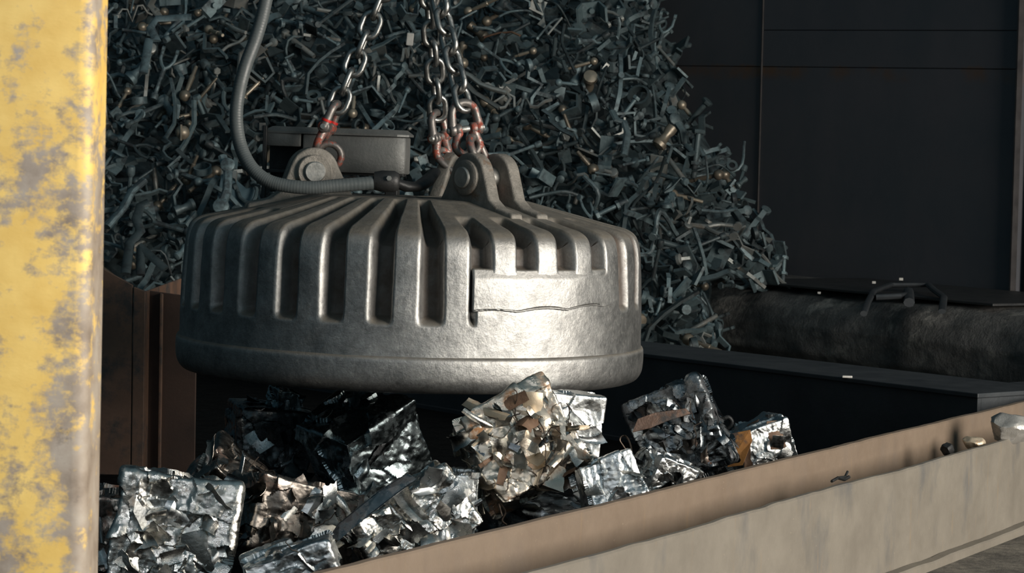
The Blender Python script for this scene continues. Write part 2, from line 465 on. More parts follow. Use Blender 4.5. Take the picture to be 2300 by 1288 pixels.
# front kerb: two thick steel plates with a trough between them
CZ = 0.55
ka = atz(720, 1288, CZ); kb = atz(2300, 905, CZ)
kdir = (kb - ka); kdir.z = 0; kl = kdir.length; kdir.normalize()
knor = Vector((kdir.y, -kdir.x, 0))                  # outwards, to the right
KM = frame_matrix(Vector((ka.x, ka.y, 0)), kdir, -knor, Vector((0, 0, 1)))    # local -y is outwards
def kerb_mat(name, c1, c2, streak):
    m = metal(name, c1, c2, 5, 0.6, 0.8, 0.0, 0.15, 60)
    n, l = m.node_tree.nodes, m.node_tree.links
    b = n['Principled BSDF']; src = b.inputs['Base Color'].links[0].from_socket
    co = n.new('ShaderNodeTexCoord').outputs['Object']
    s1 = noise(n, l, co, 1.0, 5, 0.62, (3.4, 3.4, 1.5))
    col = mix(n, l, ramp(n, l, s1, [(0.54, (0,) * 3), (0.70, (0.75,) * 3)]), src, streak)
    s2 = noise(n, l, co, 1.0, 7, 0.7, (22, 22, 2.0))
    col = mix(n, l, ramp(n, l, s2, [(0.60, (0,) * 3), (0.74, (0.5,) * 3)]), col, (0.25, 0.165, 0.08))
    s3 = noise(n, l, co, 90, 3, 0.6)
    col = mix(n, l, ramp(n, l, s3, [(0.70, (0,) * 3), (0.76, (0.5,) * 3)]), col, (0.35, 0.29, 0.21))
    l.new(col, b.inputs['Base Color'])
    return m
M['kerb_out'] = kerb_mat('weathered_grey_plate', (0.14, 0.124, 0.100), (0.195, 0.175, 0.143), (0.070, 0.076, 0.082))
M['kerb_in'] = kerb_mat('tan_dusty_plate', (0.150, 0.110, 0.077), (0.195, 0.147, 0.106), (0.155, 0.12, 0.092))
kr = empty('steel_kerb', (0, 0, 0)); kr.matrix_world = KM
tag(kr, 'long tan double plate steel kerb crossing the front of the bales', 'kerb')
def wavy_plate(name, x0, x1, y0, y1, z0, zt, amp, mat, seed):
    N = 200
    xs_ = np.linspace(x0, x1, N)
    P = np.stack([xs_, np.zeros(N), np.zeros(N)], 1)
    wob = vnoise(P, 3.1, seed) * amp + vnoise(P, 11, seed + 1) * amp * 0.5 + vnoise(P, 40, seed + 2) * amp * 0.25
    sd = vnoise(P, 0.7, seed + 3) * 0.012
    prof_ = [(y0, z0, 0), (y0, zt - 0.006, 1), (y0 + 0.006, zt, 1), (y1 - 0.006, zt, 1), (y1, zt - 0.006, 1), (y1, z0, 0)]
    V = []; 
    for i in range(N):
        for (y, z, w) in prof_: V.append((xs_[i], -y + sd[i] * w, z + wob[i] * w))
    k = len(prof_)
    F = [(i * k + j, (i + 1) * k + j, (i + 1) * k + (j + 1) % k, i * k + (j + 1) % k) for i in range(N - 1) for j in range(k)]
    F += [tuple(range(k)), tuple((N - 1) * k + j for j in range(k))]
    m = MB(); m.add(V, F)
    return m.build(name, mat, kr, smooth=40)
wavy_plate('inner_plate', -0.7, kl + 3.5, -0.035, 0.0, FZ, CZ, 0.004, M['kerb_in'], 11)
wavy_plate('outer_plate', -0.7, kl + 3.5, 0.235, 0.262, FZ, 0.495, 0.0045, M['kerb_out'], 21)
V = []
NS = 60
tx = np.linspace(-0.7, kl + 3.5, NS)
for x in tx:
    for k, (y, z) in enumerate(((-0.002, 0.40), (0.03, 0.375), (0.10, 0.36), (0.17, 0.36), (0.24, 0.37))):
        V.append((x, -y, z))
V = np.array(V); V[:, 2] += vnoise(V, 6, 2) * 0.012
link_mesh('trough_filling', mesh_from('trough_filling', V, [(i * 5 + j, (i + 1) * 5 + j, (i + 1) * 5 + j + 1, i * 5 + j + 1) for i in range(NS - 1) for j in range(4)], M['kerb_in'], 60), kr)
wavy_plate('base_flange', -0.7, kl + 3.5, 0.262, 0.31, FZ, FZ + 0.035, 0.004, M['kerb_out'], 31)

# yellow pillar, close to the camera
def pillar_material():
    m = bpy.data.materials.new('chipped_yellow_paint')
    n, l = nodes_of(m); b = n['Principled BSDF']
    co = n.new('ShaderNodeTexCoord').outputs['Object']
    yel = ramp(n, l, noise(n, l, co, 9, 4), [(0.3, (0.66, 0.42, 0.10)), (0.7, (0.80, 0.56, 0.17))])
    f = noise(n, l, co, 7, 8, 0.68, (1, 1, 0.8))
    f2 = noise(n, l, co, 24, 6, 0.7, (1, 1, 1.7))
    s = fmath(n, l, 'ADD', fmath(n, l, 'MULTIPLY', f, 0.65), fmath(n, l, 'MULTIPLY', f2, 0.35))
    sp = n.new('ShaderNodeSeparateXYZ'); l.new(co, sp.inputs[0])
    ed = n.new('ShaderNodeMapRange'); ed.inputs['From Min'].default_value = 0.10; ed.inputs['From Max'].default_value = 0.17
    ed.inputs['To Min'].default_value = 0; ed.inputs['To Max'].default_value = 0.07
    l.new(sp.outputs['X'], ed.inputs['Value'])       # the corner is worn bare
    lo = n.new('ShaderNodeMapRange'); lo.inputs['From Min'].default_value = 1.9; lo.inputs['From Max'].default_value = 0.7
    lo.inputs['To Min'].default_value = -0.03; lo.inputs['To Max'].default_value = 0.06
    l.new(sp.outputs['Z'], lo.inputs['Value'])
    s = fmath(n, l, 'ADD', fmath(n, l, 'ADD', s, ed.outputs['Result']), lo.outputs['Result'])
    mk = ramp(n, l, s, [(0.50, (0,) * 3), (0.58, (1,) * 3)])
    bare = ramp(n, l, noise(n, l, co, 14, 6), [(0.3, (0.20, 0.155, 0.115)), (0.5, (0.31, 0.255, 0.20)), (0.7, (0.38, 0.33, 0.27))])
    col = mix(n, l, mk, yel, bare)
    dk = ramp(n, l, noise(n, l, co, 12, 8, 0.75), [(0.62, (0,) * 3), (0.70, (0.7,) * 3)])
    col = mix(n, l, dk, col, (0.12, 0.10, 0.085))
    l.new(col, b.inputs['Base Color']); b.inputs['Roughness'].default_value = 0.6
    bn = n.new('ShaderNodeBump'); bn.inputs['Strength'].default_value = 0.2; bn.inputs['Distance'].default_value = 0.004
    l.new(f2, bn.inputs['Height']); l.new(bn.outputs['Normal'], b.inputs['Normal'])
    return m
pe = at(190, 644, 4.5)
pil = MB().box((0, 0.09, 1.6), (0.34, 0.18, 3.4)).build('pillar', pillar_material(), smooth=40, bevel=0.028, seg=4,
      loc=(pe.x - 0.17, 4.5, FZ - 0.2), rot=(0, math.radians(0.35), 0))
pil.location.z = FZ - 0.1
tag(pil, 'tall yellow painted steel pillar with chipped grey patches at the left edge', 'pillar')

# ------------------------------------------------------------------ the lifting magnet
MZ, MY = 0.752, 9.34
mc = at(920, 838, MY)
mag = empty('lifting_magnet', (mc.x, MY, MZ), (0, math.radians(0.75), 0))
tag(mag, 'huge round ribbed steel lifting magnet hanging on chains over the bales', 'magnet')
def mag_px(px, py, Y):
    return at(px, py, Y) - Vector((mc.x, MY, MZ))

NG = 31
PITCH = 2 * math.pi / NG
PH0 = math.radians(-4.3)
LUG_R = 0.40
LUGS = [math.radians(190), math.radians(-47), math.radians(61)]
def smooth_profile(ctrl, n):
    c = np.array(ctrl, float)
    for _ in range(3):                                # corner cutting
        q = [c[0]]
        for i in range(len(c) - 1):
            q += [c[i] * 0.75 + c[i + 1] * 0.25, c[i] * 0.25 + c[i + 1] * 0.75]
        q.append(c[-1]); c = np.array(q)
    d = np.r_[0, np.cumsum(np.linalg.norm(np.diff(c, axis=0), axis=1))]
    t = np.linspace(0, d[-1], n)
    return np.stack([np.interp(t, d, c[:, 0]), np.interp(t, d, c[:, 1])], 1)
prof = smooth_profile([(0.892, 0.110), (0.889, 0.140), (0.887, 0.25), (0.883, 0.40), (0.876, 0.530), (0.845, 0.582), (0.74, 0.603), (0.60, 0.637), (0.45, 0.675), (0.42, 0.682), (0.0, 0.684)], 190)
NT = NG * 26
th = np.arange(NT) / NT * 2 * math.pi                  # phi: angle from the camera side, towards +x
tan = np.gradient(prof, axis=0); tan /= np.linalg.norm(tan, axis=1)[:, None]
nrm = np.stack([tan[:, 1], -tan[:, 0]], 1)             # outward normal in (r, z)
def sstep(a, b, x):
    t = np.clip((x - a) / (b - a), 0, 1); return t * t * (3 - 2 * t)
kk = np.round((th - PH0) / PITCH)
u = (th - PH0) / PITCH - kk                            # -0.5 .. 0.5 across one pitch, 0 in the groove
kmod = (kk.astype(int)) % NG
R_, T_ = prof[:, 0][:, None], th[None, :]
Z_ = prof[:, 1][:, None]
ang = sstep(-0.32, -0.11, u) * (1 - sstep(0.11, 0.21, u))
zlow = np.full(NT, 0.262)
patch = (kmod >= 2) & (kmod <= 5)
zlow[patch] = 0.447
zlow[(kmod == 2) & (u < -0.13)] = 0.262
zlow[(kmod == 6) | (kmod == 7)] = 0.30
vert = sstep(-0.018, 0.018, Z_ - zlow[None, :])
rst = np.full(NT, 0.435)
world_th = th - math.pi / 2
for la in LUGS:
    dd = np.abs((world_th - la + math.pi) % (2 * math.pi) - math.pi)
    rst = np.maximum(rst, np.where(dd < math.radians(31), 0.655, 0.435))
rad = sstep(-0.02, 0.02, R_ - rst[None, :])
depth = 0.066 * np.ones(NT)
depth[kmod == 6] = 0.02; depth[kmod == 7] = 0.016
gr = ang[None, :] * vert * rad
disp = -gr * depth[None, :] + 0.004 * (1 - gr) * (np.abs(u)[None, :] - 0.4) * (Z_ > 0.3)
rr = R_ + disp * nrm[:, 0][:, None]
zz = Z_ + disp * nrm[:, 1][:, None]
X = rr * np.sin(T_); Y = -rr * np.cos(T_)
V = np.stack([X, Y, np.broadcast_to(zz, X.shape)], -1).reshape(-1, 3)
V += (vnoise(V, 6, 1) * 0.0028 + vnoise(V, 17, 2) * 0.0010)[:, None] * np.array([[1, 1, 0.6]])
n_s = len(prof)
I = np.arange(n_s - 1)[:, None] * NT; J = np.arange(NT)[None, :]; J2 = (J + 1) % NT
F = np.stack([I + J, I + J2, I + NT + J2, I + NT + J], -1).reshape(-1, 4)
me = mesh_from('casing', V, F, M['casing'], 180)
at_ = me.attributes.new('groove', 'FLOAT', 'POINT')
at_.data.foreach_set('value', np.clip(gr * 1.15 - 0.15, 0, 1).astype(np.float32).ravel())
link_mesh('casing', me, mag)
rim = [(0.0, 0.004), (0.70, 0.004), (0.80, 0.0)] 
rp_ = smooth_profile([(0.60, 0.002), (0.845, 0.0), (0.878, 0.008), (0.897, 0.035), (0.902, 0.07), (0.9025, 0.118), (0.900, 0.131), (0.893, 0.136), (0.86, 0.137)], 46)
b = MB(); b.lathe([(float(r), float(z)) for r, z in rp_], 160)
V = np.array([tuple(v) for v in b.V]); V += (vnoise(V, 7, 5) * 0.0016 + vnoise(V, 25, 6) * 0.0006)[:, None] * np.array([[1, 1, 0.4]])
link_mesh('base_ring', mesh_from('base_ring', V, b.F, M['casing'], 50), mag)
# welded repair patch with a wavy lower edge
NPX, NPY = 90, 26
ph = np.radians(np.linspace(16.3, 58.5, NPX))
low = 0.298 + np.array([0.010 * abs(math.sin(3.1 * (i / NPX) * math.pi + 0.6)) for i in range(NPX)])
low += np.linspace(0, 0.018, NPX)
V, F = [], []
for j in range(NPY):
    for i in range(NPX):
        t = j / (NPY - 1)
        z = low[i] + (0.452 - low[i]) * t
        rb = np.interp(z, prof[:, 1][:120], prof[:, 0][:120])
        e_ = max(0.0, min((1 - t) * 4, (NPX - 1 - i) / 30, 1))
        ro = 0.0045 * e_ - 0.005 * (1 - e_)
        V.append(((rb + ro) * math.sin(ph[i]), -(rb + ro) * math.cos(ph[i]), z))
for j in range(NPY - 1):
    for i in range(NPX - 1):
        F.append((j * NPX + i, j * NPX + i + 1, (j + 1) * NPX + i + 1, (j + 1) * NPX + i))
V = np.array(V); V += (vnoise(V, 6, 1) * 0.0028 + vnoise(V, 17, 2) * 0.0010)[:, None] + (vnoise(V, 18, 9) * 0.0012)[:, None]
po = link_mesh('welded_patch', mesh_from('welded_patch', V, F, M['casing'], 180), mag)
so = po.modifiers.new('thickness', 'SOLIDIFY'); so.thickness = 0.02; so.offset = -1
wpts = [((np.interp(low[i], prof[:, 1][:120], prof[:, 0][:120]) + 0.002) * math.sin(ph[i]), -(np.interp(low[i], prof[:, 1][:120], prof[:, 0][:120]) + 0.002) * math.cos(ph[i]), low[i] - 0.002) for i in range(NPX)]
MB().tube(wpts, [(0.0035 + 0.002 * random.random()) * min(1, (NPX - i) / 40) for i in range(NPX)], 8).build('weld_bead', M['casing'], mag, smooth=180)

# lugs: two cheek plates and a pin each
def lug_outline():
    c = (LUG_R, 0.766); R0 = 0.093
    pts = [(0.655, 0.585), (0.650, 0.640), (0.565, 0.660), (0.525, 0.690)]
    for a in np.linspace(22, 165, 16): pts.append((c[0] + R0 * math.cos(math.radians(a)), c[1] + R0 * math.sin(math.radians(a))))
    pts += [(0.275, 0.72), (0.25, 0.68), (0.25, 0.60)]
    return pts
for la in LUGS:
    er = Vector((math.cos(la), math.sin(la), 0)); et = Vector((-math.sin(la), math.cos(la), 0)); ez = Vector((0, 0, 1))
    # local x radial, y up, z = er x ez (tangent)
    mt = frame_matrix(Vector((0, 0, 0)), er, ez, er.cross(ez))
    lug = MB().prism(lug_outline(), 0.036, 0.094, mt).build('lug_plate', M['lug'], mag, smooth=40, bevel=0.010, seg=3)
    lug2 = MB().prism(lug_outline(), -0.094, -0.036, mt).build('lug_plate', M['lug'], mag, smooth=40, bevel=0.010, seg=3)
    pm = mt @ Matrix.Translation((LUG_R, 0.766, 0))
    pin = MB().lathe([(0.036, -0.125), (0.040, -0.121), (0.040, 0.121), (0.036, 0.125)], 28, pm).build('lug_pin', M['pin'], mag, smooth=40)
    for s in (-1, 1):
        ma = pm @ Matrix.Translation((0, 0, s * 0.101))
        MB().lathe([(0.041, -0.012), (0.062, -0.012), (0.066, -0.008), (0.066, 0.006), (0.058, 0.012), (0.041, 0.012)], 28, ma).build('collar', M['lug'], pin, smooth=40)

# terminal box on top, behind the left lug
tb0 = mag_px(672, 390, 9.42)
def bx(px): return mag_px(px, 390, 9.42).x
def bz(py): return mag_px(790, py, 9.42).z
yb = 9.42 - MY
bot, top = bz(391), bz(306)
outline = [(bx(672), yb), (bx(880), yb), (bx(903), yb + 0.02), (bx(912), yb + 0.08), (bx(900), yb + 0.20), (bx(850), yb + 0.28), (bx(760), yb + 0.31), (bx(690), yb + 0.30), (bx(672), yb + 0.28)]
tb = MB().prism(outline, bot, top).build('terminal_box', M['box'], mag, smooth=30, bevel=0.008, seg=2)
def scale_poly(p, s, dy=0):
    cx = sum(a for a, _ in p) / len(p); cy = sum(b for _, b in p) / len(p)
    return [(cx + (a - cx) * s, cy + (b - cy) * s + dy) for a, b in p]
lp = [(bx(584), yb + 0.0), (bx(672), yb - 0.012), (bx(884), yb - 0.012), (bx(910), yb + 0.01), (bx(919), yb + 0.08), (bx(906), yb + 0.21), (bx(852), yb + 0.30), (bx(760), yb + 0.33), (bx(690), yb + 0.32), (bx(584), yb + 0.30)]
l1 = MB(); l1.prism(lp, top, top + 0.008)
n = len(lp); sp_ = scale_poly(lp, 0.90)
l1.add([(x, y, top + 0.008) for x, y in lp] + [(x, y, top + 0.026) for x, y in sp_], [(k, (k + 1) % n, n + (k + 1) % n, n + k) for k in range(n)] + [tuple(range(n, 2 * n))])
l1.build('box_lid', M['box'], mag, smooth=25)
MB().box(((bx(586) + bx(668)) / 2, yb + 0.12, (bz(336) + bz(304)) / 2), (bx(668) - bx(586), 0.24, bz(304) - bz(336))).build('side_block', M['box'], mag, smooth=30, bevel=0.006)
MB().box(((bx(590) + bx(676)) / 2, yb + 0.2, (bz(336) + bz(388)) / 2), (bx(676) - bx(590), 0.1, bz(336) - bz(388))).build('back_plate', M['dark'], mag, smooth=None)
MB().box(((bx(588) + bx(900)) / 2, yb + 0.14, bz(392)), (bx(900) - bx(588), 0.24, 0.014)).build('mounting_plate', M['dark'], mag, smooth=None, bevel=0.003)
for px in (612, 872):
    MB().box((bx(px), yb + 0.16, (bz(394) + 0.68) / 2), (0.05, 0.2, bz(394) - 0.68)).build('box_stand', M['dark'], mag, smooth=None, bevel=0.004)
MB().box((bx(588), yb - 0.005, (bz(290) + bz(470)) / 2), (0.016, 0.03, bz(290) - bz(470))).build('box_post', M['dark'], mag, smooth=None, bevel=0.003)
MB().lathe([(0.016, 0), (0.016, 0.03)], 6, Matrix.Translation((bx(579), yb, bz(302)))).build('box_bolt', M['box'], mag, smooth=30)
mk = MB(); mk.box((bx(751), yb - 0.0025, bz(333)), (0.014, 0.003, 0.004)); mk.box((bx(754), yb - 0.0025, bz(337)), (0.004, 0.003, 0.014))
mk.build('paint_mark', M['whitemark'], mag, smooth=None)
# cable entry: gland, clamp and a torn sleeve
gp = mag_px(862, 408, 9.06)
gm_ = Matrix.Translation(gp) @ Matrix.Rotation(math.radians(90), 4, 'Y')
MB().lathe([(0.020, -0.05), (0.034, -0.045), (0.040, -0.02), (0.040, 0.03), (0.032, 0.045), (0.022, 0.05)], 20, gm_).build('cable_gland', M['dark'], mag, smooth=40)
MB().lathe([(0.010, 0), (0.010, 0.014)], 6, Matrix.Translation(gp + Vector((0.012, -0.036, 0.012))) @ Matrix.Rotation(math.radians(90), 4, 'X')).build('clamp_bolt', M['pin'], mag, smooth=30)
sl = [mag_px(885, 412, 9.07), mag_px(905, 419, 9.08), mag_px(930, 420, 9.12), mag_px(952, 408, 9.20), mag_px(972, 385, 9.32)]
MB().tube(sl, [0.026, 0.030, 0.026, 0.030, 0.022], 14, flat=(1, 0.7)).build('cable_sleeve', M['dark'], mag, smooth=60)
MB().tube([mag_px(768, 405, 9.25), mag_px(790, 400, 9.2), mag_px(815, 406, 9.16), mag_px(838, 398, 9.1)], [0.012, 0.013, 0.011, 0.009], 8, flat=(1, 0.5)).build('clamp_strap', M['dark'], mag, smooth=60)

# power cable
def catmull(P, n):
    P = [Vector(p) for p in P]; P = [P[0] * 2 - P[1]] + P + [P[-1] * 2 - P[-2]]
    out = []
    for i in range(1, len(P) - 2):
        for k in range(n):
            t = k / n
            a, b, c, d = P[i - 1], P[i], P[i + 1], P[i + 2]
            out.append(0.5 * ((2 * b) + (c - a) * t + (2 * a - 5 * b + 4 * c - d) * t * t + (3 * b - a - 3 * c + d) * t ** 3))
    out.append(P[-2]); return out
cpx = [(617, -140, 9.25), (604, -40, 9.22), (592, 25, 9.2), (575, 85, 9.17), (551, 150, 9.14), (535, 215, 9.12), (531, 275, 9.10), (541, 330, 9.08), (563, 374, 9.05), (596, 403, 9.03), (640, 417, 9.02), (700, 422, 9.02), (760, 417, 9.03), (838, 411, 9.05)]
cc = catmull([at(*p) for p in cpx], 30)
rad_ = [0.0255 - 0.003 * min(1, i / len(cc) * 1.2) * 0 + 0.0004 * math.sin(i * 1.9) for i in range(len(cc))]
cab = MB().tube(cc, rad_, 14).build('power_cable', M['cable'], smooth=60)
tag(cab, 'thick black rubber power cable looping down to the top of the magnet', 'cable')

# ------------------------------------------------------------------ chains
def link_shape(a, R0, r, n1=9, n2=10):
    pts = []
    for k in range(n1 + 1):
        t = -math.pi / 2 + math.pi * k / n1; pts.append((R0 * math.sin(t) * 0 + R0 * math.cos(t - 0) * 0 + R0 * math.cos(t + math.pi / 2) * -1, 0, a + R0 * math.sin(t + math.pi / 2)))
    for k in range(n1 + 1):
        t = math.pi * k / n1; pts.append((R0 * math.cos(t), 0, -a - R0 * math.sin(t)))
    return MB().tube(pts, r, n2, closed=True)
def axis_frame(c, d, roll):
    d = Vector(d).normalized()
    x = Vector((1, 0, 0)) - d * d.x; x.normalize()
    y = d.cross(x)
    xr = x * math.cos(roll) + y * math.sin(roll); yr = d.cross(xr)
    return frame_matrix(c, xr, yr, d)
lk = link_shape(0.0165, 0.0335, 0.0118)
link_me = mesh_from('link', lk.V, lk.F, M['link'], 180)
biglk = link_shape(0.042, 0.048, 0.014)
big_me = mesh_from('shackle_ring', biglk.V, biglk.F, M['coupling'], 180)
def place(name, me, parent, mw):
    o = link_mesh(name, me, parent); o.matrix_parent_inverse = Matrix.Identity(4)
    o.matrix_local = parent.matrix_world.inverted() @ mw if parent.matrix_world != Matrix.Identity(4) else Matrix.Translation(-parent.location) @ mw
    return o
def half_coupling(s, inner):
    """a forked half link: bow at one end, two eyes at the other"""
    m = MB(); w = 0.026 if inner else 0.044
    pts = []
    for k in range(13):
        t = math.pi * k / 12
        pts.append((w * 0.0 + 0.040 * math.cos(t), 0, s * (0.048 + 0.036 * math.sin(t))))
    pts = [(w, 0, s * -0.004), (w, 0, s * 0.012), ((w + 0.040) / 2, 0, s * 0.03)] + pts + [(-(w + 0.040) / 2, 0, s * 0.03), (-w, 0, s * 0.012), (-w, 0, s * -0.004)]
    r = [0.016, 0.0165, 0.0145] + [0.0135] * 13 + [0.0145, 0.0165, 0.016]
    m.tube(pts, r, 12)
    for q in (-1, 1):
        m.lathe([(0.0165, -0.011), (0.020, -0.008), (0.020, 0.008), (0.0165, 0.011)], 16, Matrix.Translation((q * w, 0, 0)) @ Matrix.Rotation(math.pi / 2, 4, 'Y'))
    return m
hu = half_coupling(1, False); hl = half_coupling(-1, True)
hu_me = mesh_from('coupling_half', hu.V, hu.F, M['coupling'], 50)
hl_me = mesh_from('coupling_half', hl.V, hl.F, M['coupling'], 50)
pb = MB().lathe([(0.008, -0.062), (0.011, -0.058), (0.011, 0.058), (0.008, 0.062)], 14, Matrix.Rotation(math.pi / 2, 4, 'Y'))
cpin_me = mesh_from('coupling_pin', pb.V, pb.F, M['pin'], 40)
def chain(label, top, low, roll, coup_roll, ring_c, ring_dir, ring_roll, redband=False):
    """top: px, py, Y of the upper end, low: the bow of the coupling; coupling from low to ring_c"""
    A, B = at(*top), at(*low)
    root = empty('hoist_chain', B); tag(root, label, 'chain', )
    d = (A - B).normalized(); L = (A - B).length
    P = 0.0785
    k = 0; s = 0.026
    while s < L:
        place('link', link_me, root, axis_frame(B + d * s, d, roll + (k % 2) * math.pi / 2)); k += 1; s += P
    return root, d
def coupling(root, c, d, roll, redband=False):
    fm = axis_frame(c, d, roll) @ Matrix.Scale(1.18, 4)
    place('coupling_half', hu_me, root, fm); place('coupling_half', hl_me, root, fm)
    p = place('coupling_pin', cpin_me, root, fm)
    p['label'] = 'bright steel coupling pin'
    if redband:
        rb = MB().lathe([(0.0172, -0.004), (0.0172, 0.004)], 14)
        for q in (-1, 1):
            o = link_mesh('red_band', mesh_from('red_band', rb.V, rb.F, M['redmark'], 40), root)
            o.matrix_local = Matrix.Translation(-root.location) @ fm @ Matrix.Translation((q * 0.044, 0, 0.022)); o['label'] = 'red paint ring on the coupling'
# left chain
la = LUGS[0]
def lug_pin_world(i, dz=0.0):
    a = LUGS[i]; return Vector((mc.x + LUG_R * math.cos(a), MY + LUG_R * math.sin(a), MZ + 0.766 + dz))
ch1, d1 = chain('left hoist chain, rising alone from the pale left lug of the magnet', (887, -80, 9.34), (757, 240, 9.27), math.radians(0), 0, None, None, 0)
cdir = (at(759, 237, 9.27) - at(716, 340, 9.27)).normalized()
coupling(ch1, at(735, 287, 9.27), cdir, math.radians(80), True)
place('shackle_ring', big_me, ch1, axis_frame(lug_pin_world(0) + Vector((0.040, 0, 0.038)), Vector((0.75, 0, 0.66)), math.radians(8)))
# chain to the front right lug
ch2, d2 = chain('front right hoist chain with a wide red coupling above the clevis lug', (963, -100, 9.25), (1041, 236, 9.06), math.radians(42), 0, None, None, 0)
coupling(ch2, at(1046, 290, 9.06), (at(1041, 240, 9.06) - at(1054, 345, 9.06)).normalized(), math.radians(18))
p2 = lug_pin_world(1)
place('shackle_ring', big_me, ch2, axis_frame(at(1084, 366, 9.05), at(1062, 318, 9.05) - at(1104, 412, 9.05), math.radians(72)) @ Matrix.Scale(1.15, 4))
# chain to the rear lug
ch3, d3 = chain('rear hoist chain hanging just left of the front right chain', (957, -100, 9.45), (984, 258, 9.68), math.radians(20), 0, None, None, 0)
coupling(ch3, at(988, 308, 9.69), (at(983, 258, 9.68) - at(1001, 365, 9.69)).normalized(), math.radians(62))
p3 = lug_pin_world(2)
place('shackle_ring', big_me, ch3, axis_frame((p3 + at(998, 352, 9.69)) / 2, (at(998, 352, 9.69) - p3), math.radians(60)))

# ------------------------------------------------------------------ crushed metal bales
def foil(name, c1, c2, r1, r2, spot, lo, hi, spot_scale=9, met=1.0, po=0.0):
    return metal(name, c1, c2, 14, r1, r2, met, 0.25, 70, spot, spot_scale, lo, hi, bdist=0.006)
M['foil_bright'] = foil('bright_crushed_tin', (0.42, 0.41, 0.38), (0.66, 0.65, 0.61), 0.16, 0.34, (0.16, 0.13, 0.10), 0.60, 0.72)
M['foil_silver'] = foil('silver_crushed_sheet', (0.44, 0.46, 0.46), (0.62, 0.64, 0.64), 0.20, 0.42, (0.25, 0.25, 0.24), 0.58, 0.72)
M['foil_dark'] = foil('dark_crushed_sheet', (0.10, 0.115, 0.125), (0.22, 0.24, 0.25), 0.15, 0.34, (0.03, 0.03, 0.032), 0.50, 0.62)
M['foil_teal'] = foil('blue_grey_crushed_sheet', (0.28, 0.345, 0.37), (0.44, 0.52, 0.54), 0.18, 0.36, (0.04, 0.05, 0.055), 0.55, 0.68)
M['foil_brown'] = foil('browned_crushed_sheet', (0.13, 0.115, 0.10), (0.28, 0.255, 0.23), 0.2, 0.4, (0.11, 0.045, 0.022), 0.55, 0.66)
M['foil_tan'] = foil('tan_crushed_sheet', (0.42, 0.37, 0.30), (0.66, 0.61, 0.53), 0.22, 0.42, (0.24, 0.115, 0.045), 0.54, 0.66, 11)
M['rust_sheet'] = metal('rusty_sheet', (0.085, 0.046, 0.027), (0.19, 0.118, 0.072), 12, 0.5, 0.75, 0.2, 0.3, 70, (0.10, 0.05, 0.03), 10, 0.5, 0.65)
M['orange_sheet'] = metal('orange_rust_sheet', (0.20, 0.085, 0.02), (0.36, 0.17, 0.045), 10, 0.5, 0.7, 0.2, 0.2, 50, (0.06, 0.04, 0.03), 12, 0.5, 0.62)
M['browned'] = metal('browned_band', (0.06, 0.036, 0.026), (0.13, 0.08, 0.057), 16, 0.4, 0.65, 0.4, 0.5, 60, (0.03, 0.028, 0.027), 14, 0.5, 0.6)
M['tan_sheet'] = metal('tan_sheet', (0.50, 0.40, 0.28), (0.68, 0.58, 0.44), 10, 0.35, 0.55, 0.5, 0.2, 60, (0.32, 0.16, 0.06), 10, 0.58, 0.7)
M['wire'] = metal('dark_wire', (0.05, 0.04, 0.032), (0.12, 0.09, 0.07), 20, 0.35, 0.55, 0.7, 0)

